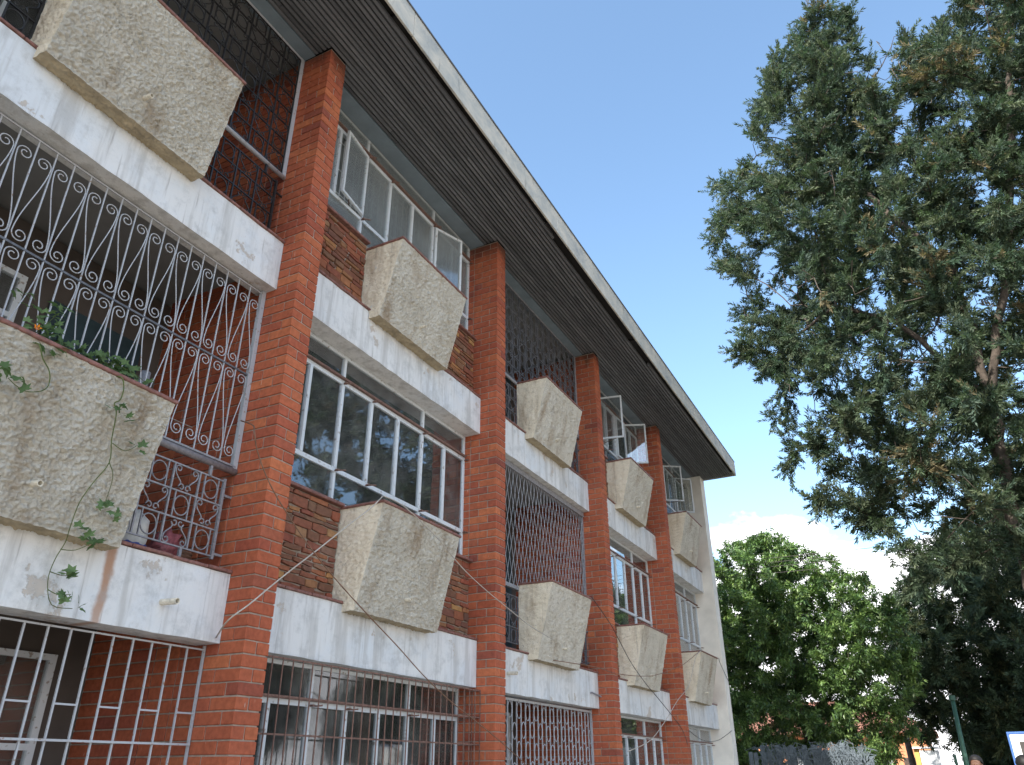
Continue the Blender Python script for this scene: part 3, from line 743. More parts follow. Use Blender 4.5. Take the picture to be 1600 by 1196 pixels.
# third bay, first floor: diamond lattice
i = 2; a, b = X[i]+PW+.02, X[i+1]-.022
gm = MB(); gm.box(b-.018, b+.018, YG-.018, YG+.018, 3.60, 5.09); gm.box(a-.018, a+.018, YG-.018, YG+.018, 3.60, 5.09); gm.box(a-.018, b+.018, YG-.03, YG+.03, 5.09, 5.163)
gC1 = gm.build('lattice_gate', 'grey_iron', bld); gC1['label'] = 'diamond trellis of thin pale steel strips'
MB().box(a, b, YG-.02, YG+.02, 3.575, 3.62).build('hand_rail', 'grey_iron', gC1)
pitch, dh = .105, .34; z0, z1 = 3.62, 5.09; H = z1-z0
for s_ in (1, -1):
    run = H/dh*pitch
    k0 = -int(run/pitch)-1
    for k in range(k0, int((b-a)/pitch)+1):
        p, q = a+k*pitch, a+k*pitch+run; lo, hi = max(p, a), min(q, b)
        if hi-lo < .02: continue
        za, zb_ = z0+(lo-p)/run*H, z0+(hi-p)/run*H
        if s_ < 0: lo, hi, = a+b-lo, a+b-hi
        MB().tube([(lo, YG-.006*s_, za), ((lo+hi)/2+rng.uniform(-.006, .006), YG-.008*s_, (za+zb_)/2), (hi, YG-.006*s_, zb_)], .0034, 4).build('lattice_bar', 'white_iron', gC1)
# third bay, ground floor: ovals between bars
gm = MB(); gm.box(b-.014, b+.014, YG-.014, YG+.014, .05, 2.36); gm.box(a-.014, a+.014, YG-.014, YG+.014, .05, 2.36); gm.box(a, b, YG-.012, YG+.012, 2.318, 2.345)
gC0 = gm.build('security_grille', 'white_iron', bld); gC0['label'] = 'white iron grille of ovals between upright bars'
nb = 28; sp = (b-a)/nb
ov = MB().tube([((sp*.46)*math.cos(t*math.pi/10), 0, .085*math.sin(t*math.pi/10)) for t in range(20)], .005, 5, True).mesh('oval', 'white_iron')
for k in range(nb):
    if k: vbar(a+k*sp, .06, 2.32, r=.0055).build('bar', 'white_iron', gC0)
    for r_ in range(4): link('oval', ov, gC0, (a+(k+.5)*sp, YG-.002, 2.22-(.20 if k % 2 else 0)-r_*.41+rng.uniform(-.012, .012)))
# near bay, ground floor: plain white bars
a, b = X[0]+PW+.02, X[1]-.012
gm = MB(); gm.box(b-.007, b+.007, YG-.008, YG+.008, .05, 2.36); gm.box(a-.007, a+.007, YG-.008, YG+.008, .05, 2.36); gm.box(a, b, YG-.005, YG+.005, 2.329, 2.339)
gA0 = gm.build('security_grille', 'white_iron', bld); gA0['label'] = 'plain white upright bars with short ties'
sp = .1378; nb = int((b-a)/sp)
for k in range(1, nb+1): vbar(b-k*sp, .06, 2.33, r=.0052).build('bar', 'white_iron', gA0)
for zz in (1.765, .75): MB().box(a, b, YG-.018, YG-.006, zz-.006, zz+.006).build('cross_bar', 'white_iron', gA0)
for k in range(0, nb, 2):
    for zz in (1.945, 1.35): MB().box(b-(k+1)*sp, b-k*sp, YG-.005, YG+.005, zz-.005, zz+.005).build('tie', 'white_iron', gA0)
# second bay, ground floor: brown cage in front of the window
i = 1; a, b = X[i]+PW+.01, X[i+1]-.012; yc = .175
gm = MB()
for zz in (2.335, 2.085, 1.84, 1.2, .8): gm.box(a, b, yc-.006, yc+.006, zz-.006, zz+.006); gm.box(b-.008, b+.004, yc, .42, zz-.0055, zz+.0055)
gB0 = gm.build('window_cage', 'brown_iron', bld); gB0['label'] = 'rusty brown cage of thin upright bars'
nb = 30
for k in range(nb+1):
    x = a+(b-a)*k/nb
    MB().tube([(x, yc-.008, .78), (x+rng.uniform(-.004, .004), yc-.009, 1.5), (x, yc-.008, 2.34)], .0055, 5).build('bar', 'brown_iron', gB0)
for y in (.26, .34): MB().tube([(b, y, .78), (b, y, 2.34)], .0055, 5).build('bar', 'brown_iron', gB0)

# ------------------------------------------------------------------ curtains and small things
def curtain(name, label, x0, x1, z0, z1, y, mat, folds, amp=.03, gather=0.0, seed=1, group=None):
    rs = random.Random(seed); n = folds*8; m = 10; me = MB(); ph = [rs.uniform(0, 6.28) for _ in range(4)]
    for j in range(m+1):
        v = j/m
        for k in range(n+1):
            u = k/n; g_ = gather*math.exp(-((v-.35)/.28)**2)
            x = x0+(x1-x0)*(u*(1-g_)+(g_ if gather and x1 > x0 else 0)*0)
            yy = y+amp*math.sin(u*folds*6.283+ph[0]+.5*math.sin(3*v+ph[1]))+amp*.4*math.sin(u*folds*2.3*6.283+ph[2])
            me.v.append((x, yy, z0+(z1-z0)*v))
    for j in range(m):
        for k in range(n): q = j*(n+1)+k; me.f.append((q, q+1, q+n+2, q+n+1))
    o = me.build(name, mat, None, True); sm = o.modifiers.new('thick', 'SOLIDIFY'); sm.thickness = .003
    return tag(o, label, 'curtain', group)
b = BT[1]
curtain('curtain', 'grey draped curtain gathered aside in the middle of the large first floor window', wx(1, 2)+.1, wx(1, 5), b+.95, b+2.3, .520, 'grey_curtain', 8, .035, .55, 2)
curtain('curtain', 'grey drape at the left end of the large first floor window', wx(1, 0), wx(1, 2)-.05, b+.95, b+2.3, .522, 'grey_curtain', 6, .035, .45, 3)
curtain('curtain', 'teal curtain at the right end of the large first floor window', wx(1, 5)-.02, wx(1, 6)+.05, b+.9, b+2.3, .515, 'teal_curtain', 4, .03, 0, 4)
curtain('curtain', 'patterned dark lace curtain across the bottom of the large first floor window', wx(1, 0), wx(1, 5), b+.88, b+1.36, .475, 'lace_curtain', 14, .014, 0, 5)
curtain('curtain', 'pale beige blind behind the last pane of the large first floor window', wx(1, 6)+.02, wx(1, 7), b+.9, b+2.3, .58, 'pale_curtain', 2, .01, 0, 6)
curtain('curtain', 'pinkish pleated curtain behind the first floor window of the fourth bay', wx(3, 0), wx(3, 7), b+.9, b+2.3, .515, 'pink_curtain', 22, .03, 0, 7)
curtain('curtain', 'pale grey curtain behind the last first floor window beside the cream end wall', wx(4, 0), wx(4, 7), b+.9, b+2.3, .515, 'pale_curtain', 18, .03, 0, 8)
b = BT[2]
curtain('curtain', 'whitish net curtain behind the top floor window between the first two pillars', wx(1, 0), wx(1, 7), b+.9, b+2.3, .545, 'grey_net', 20, .012, 0, 9)
curtain('curtain', 'pale curtain behind the open top floor window of the fourth bay', wx(3, 0), wx(3, 7), b+.9, b+2.3, .62, 'white_curtain', 16, .03, 0, 10)
b = BT[0]
curtain('curtain', 'beige blind behind the caged ground floor window', wx(1, 0), wx(1, 7), b+.9, b+2.32, .60, 'beige_blind', 10, .003, 0, 11)
curtain('curtain', 'brownish curtain behind the ground floor window of the fourth bay', wx(3, 0), wx(3, 7), b+.9, b+2.32, .58, 'beige_blind', 16, .025, 0, 12)
curtain('curtain', 'pale curtain behind the last ground floor window beside the cream end wall', wx(4, 0), wx(4, 7), b+.9, b+2.32, .58, 'pale_curtain', 16, .025, 0, 13)
# clutter on the near first floor ledge
def lump(name, label, cat, cx, cy, cz, rx, ry, rz, mat, seed, rough=.22):
    m = MB(); nu, nv = 16, 10; rv = Vector((seed, seed*2, 0))
    for j in range(nv+1):
        for k in range(nu):
            t, p = 2*math.pi*k/nu, math.pi*j/nv-math.pi/2
            d = Vector((math.cos(p)*math.cos(t), math.cos(p)*math.sin(t), math.sin(p))); f = 1+rough*mnoise.noise(d*2.5+rv)
            m.v.append((cx+d.x*rx*f, cy+d.y*ry*f, cz+max(-.93, d.z)*rz*f))
    for j in range(nv):
        for k in range(nu): m.f.append((j*nu+k, j*nu+(k+1) % nu, (j+1)*nu+(k+1) % nu, (j+1)*nu+k))
    return tag(m.build(name, mat, None, True), label, cat)
zl = BT[1]+.024
bag = lump('plastic_bag', 'white and blue plastic bag standing behind the near first floor railing', 'bag', 3.26, .55, zl+.15, .11, .10, .16, 'white_plastic', 3)
lump('blue_base', None, None, 3.26, .55, zl+.06, .115, .105, .06, 'blue_plastic', 4).parent = bag
lump('plastic_bag', 'red and white crumpled bag beside the brick pillar behind the railing', 'bag', 3.52, .54, zl+.11, .10, .09, .12, 'red_plastic', 6, .75)
bw = MB()
for k in range(5): bw.tube([(3.66+(.055+.002*k)*math.cos(t*math.pi/10), .53+.06*math.sin(t*math.pi/10), zl+.015+k*.024) for t in range(20)], .013, 6, True)
bw.cyl((3.66, .53, zl), (3.66, .53, zl+.11), .05, 14)
tag(bw.build('bowl_stack', 'clay'), 'stack of brown bowls in the corner of the near first floor ledge', 'bowls')
wp = empty('waste_pipe', (3.02, .50, 2.82)); MB().cyl((0, 0, -.005), (.07, .05, 1.3), .035, 12).build('pipe', 'grey_iron', wp, True); MB().cyl((.029, .02, .52), (.033, .023, .60), .042, 12).build('socket', 'grey_iron', wp, True)
tag(wp, 'light grey pipe leaning upright behind the near first floor railing', 'pipe')
tag(MB().tube([(X[0]+PW+.003, .9, 4.05), (2.2, .88, 4.02), (X[1]-.004, .9, 4.06)], .004, 5).build('washing_line', 'white_cable'), 'white washing line strung across the near first floor balcony', 'line')

# cables
def smooth_path(p, n=5):
    p = [Vector(q) for q in p]; o = []
    for k in range(len(p)-1):
        a = p[max(k-1, 0)]; b_ = p[k]; c = p[k+1]; d = p[min(k+2, len(p)-1)]
        for t in [q/n for q in range(n)]:
            o.append(.5*((2*b_)+(-a+c)*t+(2*a-5*b_+4*c-d)*t*t+(-a+3*b_-3*c+d)*t**3))
    return o+[p[-1]]
def cable(label, pts, mat, r=.0055):
    return tag(MB().tube(smooth_path(pts), r, 6).build('cable', mat, None, True), label, 'cable', 'loose cables strung along the facade')
cable('white cable rising across the second bay from a beam end to a planter corner',
      [(3.80, .215, 2.40), (3.62, -.06, 2.46), (3.68, -.16, 2.56), (3.83, -.16, 2.69), (4.02, -.16, 2.85), (4.28, -.16, 3.06), (4.58, -.16, 3.31), (4.84, -.16, 3.52), (5.0, -.15, 3.67)], 'white_cable', .0052)
cable('thin cable sagging from the second bay planter corner towards the next pillar',
      [(5.0, -.15, 3.672), (5.3, -.155, 3.665), (5.78, -.18, 3.52), (6.25, -.18, 3.34), (6.69, -.18, 3.22), (7.17, -.18, 3.12), (7.77, -.16, 3.02), (8.45, -.145, 2.95)], 'white_cable', .0045)
cable('long brown cable slanting down across the second bay to the ground floor cage',
      [(3.78, .30, 3.97), (3.60, -.02, 3.80), (3.46, -.2, 3.66), (3.51, -.2, 3.54), (3.66, -.2, 3.36), (3.88, -.2, 3.19), (4.25, -.2, 2.96), (4.73, -.2, 2.73), (5.26, -.2, 2.5), (5.65, -.2, 2.32), (6.06, -.2, 2.16), (6.51, -.2, 2.02), (7.13, -.2, 1.82), (8.2, -.1, 1.5)], 'clay', .005)
cable('dark cable slanting across the planter between the third and fourth pillars', [(9.7, -.15, 3.655), (10.2, -.2, 3.39), (10.51, -.2, 3.22), (10.98, -.2, 2.96), (11.59, -.2, 2.73), (12.16, -.2, 2.56), (13.19, -.2, 2.22), (14.1, -.03, 2.0)], 'black_cable', .0055)
cable('thin cable looping level past the fourth pillar at first floor', [(8.9, .1, 2.80), (9.56, -.2, 2.77), (10.13, -.2, 2.76), (10.86, -.2, 2.79), (11.73, -.2, 2.86), (12.45, -.2, 2.97), (13.55, -.2, 3.19), (14.22, -.2, 3.37), (15.3, -.15, 3.66)], 'clay', .005)
cable('pale cable dropping from the last planter to the ground floor windows', [(15.37, -.15, 3.66), (14.62, -.2, 3.45), (13.94, -.2, 2.92), (13.15, -.2, 2.62), (12.32, -.2, 2.26), (11.52, -.2, 1.98), (11.0, -.05, 1.84)], 'white_cable', .0055)
cable('short dark cable hanging from the last planter onto the cream end wall', [(16.7, -.14, 3.66), (17.23, -.03, 3.64), (17.6, -.02, 3.47), (17.97, -.015, 3.30)], 'black_cable', .005)
cable('dark cable sagging below the last beam to the cream end wall', [(14.86, .18, 2.3), (15.35, .05, 2.11), (16.36, 0, 2.12), (17.67, -.012, 2.34)], 'black_cable', .005)

# ------------------------------------------------------------------ foliage
def np_mesh(name, V, F4, tint, mat):
    me = bpy.data.meshes.new(name); nv, nf = len(V), len(F4)
    me.vertices.add(nv); me.vertices.foreach_set('co', V.astype(np.float32).ravel())
    me.loops.add(nf*4); me.loops.foreach_set('vertex_index', F4.astype(np.int32).ravel())
    me.polygons.add(nf); me.polygons.foreach_set('loop_start', np.arange(0, nf*4, 4, dtype=np.int32)); me.polygons.foreach_set('loop_total', np.full(nf, 4, np.int32))
    at = me.attributes.new('tint', 'FLOAT_COLOR', 'POINT'); at.data.foreach_set('color', np.concatenate([tint, np.ones((nv, 1))], 1).astype(np.float32).ravel())
    me.materials.append(M[mat]); me.update(calc_edges=True); me.validate(); return me
def leaf_quads(base, d, side, L, W, bend=0.0):
    # arrays of leaves: diamond of 4 vertices with the widest part at 45 %
    mid = base+d*(L*.45)[:, None]
    v = np.stack([base, mid+side*(W/2)[:, None], base+d*L[:, None], mid-side*(W/2)[:, None]], 1)
    return v
def nrm(a): return a/np.maximum(np.linalg.norm(a, axis=-1, keepdims=True), 1e-9)
def spray_proto(rs, kind):
    if kind == 'feather':
        n = rs.randint(26, 34); L0 = rs.uniform(.16, .30); B, D, S_, L, W = [], [], [], [], []
        for k in range(n):
            t = (k+.6)/n; a = k*2.4+rs.uniform(-.4, .4); op = rs.uniform(.6, 1.2)*(1-.40*t)
            d = np.array([math.cos(op), math.sin(op)*math.cos(a), math.sin(op)*math.sin(a)]); s_ = nrm(np.cross(d, [rs.uniform(-1, 1), rs.uniform(-1, 1), rs.uniform(-1, 1)]))
            B.append([L0*t, 0, -.05*t*t]); D.append(d); S_.append(s_); L.append(rs.uniform(.055, .092)); W.append(rs.uniform(.016, .025))
    elif kind == 'droop':
        n = rs.randint(8, 12); B, D, S_, L, W = [], [], [], [], []
        for k in range(n):
            a = k*2.4+rs.uniform(-.5, .5); op = rs.uniform(.7, 1.25)
            d = np.array([math.cos(op)*.8, math.sin(op)*math.cos(a), math.sin(op)*math.sin(a)-.45]); d = nrm(d)
            s_ = nrm(np.cross(d, [rs.uniform(-.4, .4), rs.uniform(-.4, .4), 1])) if abs(d[2]) < .95 else np.array([1., 0, 0])
            B.append([rs.uniform(0, .22), 0, 0]); D.append(d); S_.append(s_); L.append(rs.uniform(.13, .20)); W.append(rs.uniform(.040, .062))
    return leaf_quads(np.array(B), np.array(D), np.array(S_), np.array(L), np.array(W)).reshape(-1, 3)
def foliage(name, P, Dv, kind, cols, seed, mat, scale=(.8, 1.25), tans=None):
    rs = random.Random(seed); nr = np.random.default_rng(seed)
    protos = [spray_proto(rs, kind) for _ in range(14)]
    Vs, Ts = [], []
    which = nr.integers(0, len(protos), len(P)); sc_ = nr.uniform(*scale, len(P))
    x = nrm(Dv); r_ = nr.normal(size=x.shape); y = nrm(np.cross(r_, x)); z = np.cross(x, y)
    if kind == 'droop':
        upv = np.array([0, 0, 1.0]); y = nrm(np.cross(upv+0*x, x)+1e-6); z = np.cross(x, y)
    Rm = np.stack([x, y, z], 2)
    cols = np.array(cols); ci = nr.integers(0, len(cols), len(P)); base = cols[ci]*nr.uniform(.75, 1.25, (len(P), 1))
    if tans is not None: base = np.where(tans[:, None], np.array([.13, .108, .062])*nr.uniform(.7, 1.3, (len(P), 1)), base)
    for k, pr in enumerate(protos):
        m = np.where(which == k)[0]
        if len(m) == 0: continue
        v = np.einsum('nij,vj->nvi', Rm[m], pr)*sc_[m][:, None, None]+P[m][:, None, :]
        Vs.append(v.reshape(-1, 3)); Ts.append(np.repeat(base[m], len(pr), 0))
    V = np.concatenate(Vs); T = np.concatenate(Ts); F = np.arange(len(V)).reshape(-1, 4)
    return np_mesh(name, V, F, T, mat)
def poly_sample(poly, n, nr, w=None):
    poly = np.array(poly, float); lo, hi = poly.min(0), poly.max(0); out = []; ds = []
    a, b = poly, np.roll(poly, -1, 0)
    while len(out) < n:
        p = nr.uniform(lo, hi)
        c = ((a[:, 1] > p[1]) != (b[:, 1] > p[1])); xi = a[:, 0]+(p[1]-a[:, 1])/(b[:, 1]-a[:, 1]+1e-12)*(b[:, 0]-a[:, 0])
        if (np.sum(c & (p[0] < xi)) % 2) == 0: continue
        ab = b-a; t = np.clip(((p-a)*ab).sum(1)/(ab**2).sum(1), 0, 1); d = np.linalg.norm(a+ab*t[:, None]-p, axis=1).min()
        if w and nr.random() > w(p, d): continue
        out.append(p); ds.append(d)
    return np.array(out), np.array(ds)
def colonize(A, nodes, parent, step, infl, kill, iters, nr, sag=0.0):
    nodes = list(map(np.array, nodes)); parent = list(parent); A = A.copy()
    for it in range(iters):
        if len(A) == 0: break
        Nn = np.array(nodes)
        d2 = ((A**2).sum(1)[:, None]+(Nn**2).sum(1)[None]-2*A@Nn.T); j = d2.argmin(1); dm = np.sqrt(np.maximum(d2[np.arange(len(A)), j], 0))
        keep = dm > kill; use = keep & (dm < infl)
        if not use.any():
            if not keep.any(): break
            use = keep & (dm < dm[keep].min()+.3)
        dirs = nrm(A-Nn[j]); added = 0
        for k in np.unique(j[use]):
            d = dirs[use & (j == k)].sum(0)+nr.normal(size=3)*.18; d[2] -= sag
            d = d/np.linalg.norm(d); nodes.append(Nn[k]+d*step); parent.append(int(k)); added += 1
        A = A[keep]
        if added == 0: break
    return np.array(nodes), np.array(parent)
def branch_mesh(nodes, parent, r_tip, expo, rmax, nmain):
    n = len(nodes); acc = np.zeros(n); kids = np.zeros(n, int)
    for k in range(n-1, 0, -1):
        if kids[k] == 0: acc[k] = r_tip**expo
        acc[parent[k]] += acc[k]; kids[parent[k]] += 1
    if kids[0] == 0: acc[0] = r_tip**expo
    rad = np.minimum(acc**(1/expo), rmax)
    return rad, kids
def tubes_from(nodes, parent, rad, minr=0.0):
    mb = MB(); n = len(nodes)
    done = np.zeros(n, bool); order = np.argsort(-rad)
    main = {}
    for k in range(1, n):
        p = parent[k]
        if p not in main or rad[k] > rad[main[p]]: main[p] = k
    heads = [k for k in range(1, n) if main.get(parent[k]) != k or parent[k] == 0]
    for hd in heads:
        path = [parent[hd], hd]; rr = [min(rad[hd]*1.05, rad[parent[hd]]), rad[hd]]
        k = hd
        while k in main: k = main[k]; path.append(k); rr.append(rad[k])
        if max(rr) < minr: continue
        s_ = 8 if rr[1] > .06 else (5 if rr[1] > .02 else 3)
        mb.tube([nodes[q] for q in path], [float(max(q, .004)) for q in rr], s_, False, False)
    return mb
def clump(p, f, seed): return np.array([mnoise.noise(Vector(q)*f+Vector((seed*1.3, seed, 0))) for q in p])
def tree(name, label, base, a0, poly, depth, nA, trunk, kind, cols, seed, mat, step=.32, infl=1.6, kill=.42, r_tip=.007, rmax=.3, leaf_r=.016, per=3, scale=(.8, 1.25), jitter=.18, dense=None, tan=None, group=None, edge=.35, sag=.05, gap=None, freq=1.1):
    nr = np.random.default_rng(seed); a = R(a0); dv = np.array([math.cos(a), math.sin(a), 0]); rv = np.array([math.sin(a), -math.cos(a), 0]); B = np.array([base[0], base[1], 0.0])
    P2, ds = poly_sample(poly, nA, nr, dense)
    dep = nr.uniform(-1, 1, len(P2))*np.minimum(depth, edge+1.15*ds)
    A = P2[:, :1]*rv+dep[:, None]*dv+np.array([0, 0, 1])*P2[:, 1:]
    nodes, parent = [np.array([0, 0, 0.])], [0]
    for poly_line, at in trunk:
        prev = min(range(len(nodes)), key=lambda q: np.linalg.norm(nodes[q]-np.array(poly_line[0]))) if at else 0
        for k in range(1, len(poly_line)):
            p0, p1 = np.array(poly_line[k-1], float), np.array(poly_line[k], float); m = max(1, int(np.linalg.norm(p1-p0)/step))
            for q in range(1, m+1):
                nodes.append(p0+(p1-p0)*q/m+nr.normal(size=3)*.02); parent.append(prev); prev = len(nodes)-1
    nodes, parent = colonize(A, nodes, parent, step, infl, kill, 90, nr, sag)
    rad, kids = branch_mesh(nodes, parent, r_tip, 2.35, rmax, 0)
    rad[0] *= 1.25
    root = empty(name, (B[0], B[1], 0)); tag(root, label, 'tree', group)
    tubes_from(nodes, parent, rad).build('trunk', 'bark', root, True)
    lf = np.where(rad < leaf_r)[0]; lf = lf[lf > 0]
    if gap is not None: lf = lf[clump(nodes[lf], freq, seed)+nr.normal(size=len(lf))*.06 > gap]
    dirs = nrm(nodes[lf]-nodes[parent[lf]])
    P, Dv = [], []
    for q in range(per):
        t = nr.uniform(0, 1, (len(lf), 1)); p = nodes[parent[lf]]*(1-t)+nodes[lf]*t
        d = nrm(dirs*.8+nr.normal(size=dirs.shape)*.55+np.array([0, 0, .06 if kind == 'feather' else .05]))
        P.append(p+nr.normal(size=p.shape)*jitter*.35); Dv.append(d)
    tip = lf[kids[lf] == 0]
    for q in range(2): P.append(nodes[tip]); Dv.append(nrm(nodes[tip]-nodes[parent[tip]]+nr.normal(size=(len(tip), 3))*.35))
    P = np.concatenate(P); Dv = np.concatenate(Dv)
    tn = None
    if tan is not None:
        nv = np.array([mnoise.noise(Vector(p)*.8+Vector((seed, 0, 0))) for p in P]); tn = (nv+tan(P@rv))+nr.normal(size=len(P))*.18 > .42
    link('crown', foliage('crown', P, Dv, kind, cols, seed, mat, scale, tn), root)
    return root
feather_cols = [(0.057, 0.086, 0.047), (0.071, 0.096, 0.059), (0.047, 0.078, 0.050), (0.084, 0.104, 0.063), (0.057, 0.086, 0.066)]
main_poly = [(0.15, 16.52), (-0.35, 16.18), (-1.0, 16.0), (-1.59, 15.87), (-1.87, 15.03), (-2.43, 14.66), (-2.61, 13.9), (-2.45, 13.0), (-3.33, 13.42), (-3.17, 12.36), (-3.59, 11.85), (-3.68, 10.57), (-3.33, 9.67), (-3.62, 8.95), (-2.96, 8.27), (-2.75, 7.74), (-3.01, 7.61), (-2.77, 6.91), (-2.85, 6.19), (-2.48, 5.66), (-2.35, 5.19), (-1.55, 5.17), (-1.4, 4.52), (-1.66, 3.9), (-1.0, 3.9), (-.3, 4.4), (.6, 4.2), (1.5, 5.84), (3.18, 9.91), (4.17, 13.84), (4.1, 16.72), (2.59, 17.41), (1.82, 15.17), (1.31, 14.48), (1.12, 14.15), (1.12, 15.47), (0.67, 14.53), (0.52, 15.29)]
def P3(s, d, z, a0):
    a = R(a0); return (s*math.sin(a)+d*math.cos(a), -s*math.cos(a)+d*math.sin(a), z)
A0 = -5.5
main_trunk = [([(0, 0, 0), P3(.1, 0, 1.6, A0), P3(.25, .1, 3.2, A0), P3(.35, .1, 5.0, A0), P3(.5, .2, 7.0, A0), P3(.55, .1, 9.5, A0), P3(.5, 0, 12, A0)], False),
              ([P3(.5, .2, 7.0, A0), P3(-.5, -.2, 8.6, A0), P3(-1.4, -.3, 9.15, A0), P3(-2.2, -.2, 8.8, A0)], True),
              ([P3(.35, .1, 5.0, A0), P3(-.5, .4, 6.2, A0), P3(-1.2, .5, 6.5, A0), P3(-1.6, .5, 5.6, A0)], True),
              ([P3(.55, .1, 9.5, A0), P3(-.4, .2, 11.6, A0), P3(-1.0, .2, 13.6, A0)], True),
              ([P3(.5, .2, 7.0, A0), P3(1.5, -.4, 9.6, A0), P3(2.2, -.6, 12.4, A0)], True)]
tree('feathery_tree', 'tall grey green feathery tree overhanging from the right edge', (13.44, -5.21), A0, main_poly, 2.1, 3200, main_trunk, 'feather', feather_cols, 11, 'leaf',
     step=.24, infl=1.2, kill=.30, per=13, leaf_r=.02, gap=-.19, freq=.9, sag=0.0, dense=lambda p, d: min(1, .42+.25*max(0, p[0]+1.5)+.25*d), tan=lambda s: np.clip(s*.10-.20, -.5, .05))
green_cols = [(0.101, 0.180, 0.054), (0.131, 0.214, 0.063), (0.081, 0.142, 0.046), (0.170, 0.252, 0.081), (0.069, 0.123, 0.054)]
green_poly = [(-2.57, 7.2), (-2.2, 7.54), (-1.23, 7.92), (-0.63, 7.8), (-0.26, 7.35), (0.52, 6.91), (0.93, 6.43), (1.42, 6.47), (2.03, 5.57), (2.31, 4.74), (2.25, 3.81), (2.02, 2.77), (1.61, 2.2), (0.93, 1.5), (-1.06, 1.0), (-3.5, .9), (-4.4, 3), (-4.2, 5.8), (-3.3, 7.1)]
tree('leafy_tree', 'dense bright green broad leaved tree beyond the end of the building', (22.87, -1.51), 6, green_poly, 2.4, 2600,
     [([(0, 0, 0), P3(-.6, .1, 1.2, 6), P3(-.8, .2, 3.0, 6), P3(-.9, .1, 5.0, 6)], False)], 'droop', green_cols, 23, 'glossy_leaf', step=.30, infl=1.5, kill=.36, leaf_r=.06, per=22, scale=(.55, .88), edge=.6, gap=-.75, freq=.9)
dark_cols = [(0.043, 0.069, 0.041), (0.055, 0.083, 0.051), (0.038, 0.062, 0.045), (0.072, 0.086, 0.045)]
dark_poly = [(-2.4, 5.6), (-1.2, 6.9), (-0.28, 7.8), (0.83, 8.5), (2.06, 9.2), (3.58, 9.2), (5.4, 8.0), (6.2, 5.2), (5.6, 2.2), (3.2, 1.7), (1.6, 2.0), (.6, 1.9), (-0.5, 2.2), (-1.84, 2.3), (-2.5, 3.95)]
tree('dark_tree', 'dark dull green spreading tree standing farther back on the right', (25.96, -5.28), -3, dark_poly, 2.6, 2000,
     [([(0, 0, 0), P3(1.6, 0, 1.2, -3), P3(1.9, 0, 2.6, -3), P3(2.1, .1, 4.6, -3)], False), ([P3(1.9, 0, 2.6, -3), P3(.6, 0, 3.0, -3), P3(-.8, .1, 3.1, -3)], True)], 'feather', dark_cols, 31, 'leaf', step=.34, infl=1.6, kill=.42, leaf_r=.028, per=12, scale=(1.3, 2.0), edge=.7)
# trees across the road and down the street (they show in the window glass)
def copy_tree(src, label, loc, rz, scl):
    c = src.copy(); col.objects.link(c); c.location = loc; c.rotation_euler = (0, 0, rz); c.scale = (scl,)*3; c['label'] = label
    for ch in src.children:
        d = ch.copy(); col.objects.link(d); d.parent = c
    return c
tA = bpy.data.objects['feathery_tree']; tD = bpy.data.objects['dark_tree']; tG = bpy.data.objects['leafy_tree']
copy_tree(tA, 'feathery street tree on the far side of the road, seen only in the window glass', (11.5, -19.5, 0), 2.1, .85)
copy_tree(tD, 'dark street tree across the road, seen only in the window glass', (22.5, -22, 0), 1.2, 1.15)
copy_tree(tG, 'small sunlit round tree far down the street beneath the dark branches', (58, -7.2, 0), .8, .62)
copy_tree(tG, 'yellow green sunlit shrubby tree farthest down the street near the sign', (74, -11.5, 0), 2.3, .8)

for nm, lc, rz, sc_ in (('first', (33, -27, 0), .4, 1.1), ('second', (44, -29, 0), 2.0, .95), ('third', (57, -30, 0), 3.6, 1.2), ('fourth', (72, -31, 0), 5.0, 1.0)):
    copy_tree(tD, f'{nm} dark street tree of the row beyond the road, seen only in the window glass', lc, rz, sc_)['group'] = 'row of trees beyond the road'

copy_tree(tD, 'low dark shrub behind the green lamp post', (30, -5.3, 0), 1.0, .42)
copy_tree(tD, 'low dark shrub behind the notice board', (28, -7.0, 0), 2.6, .45)

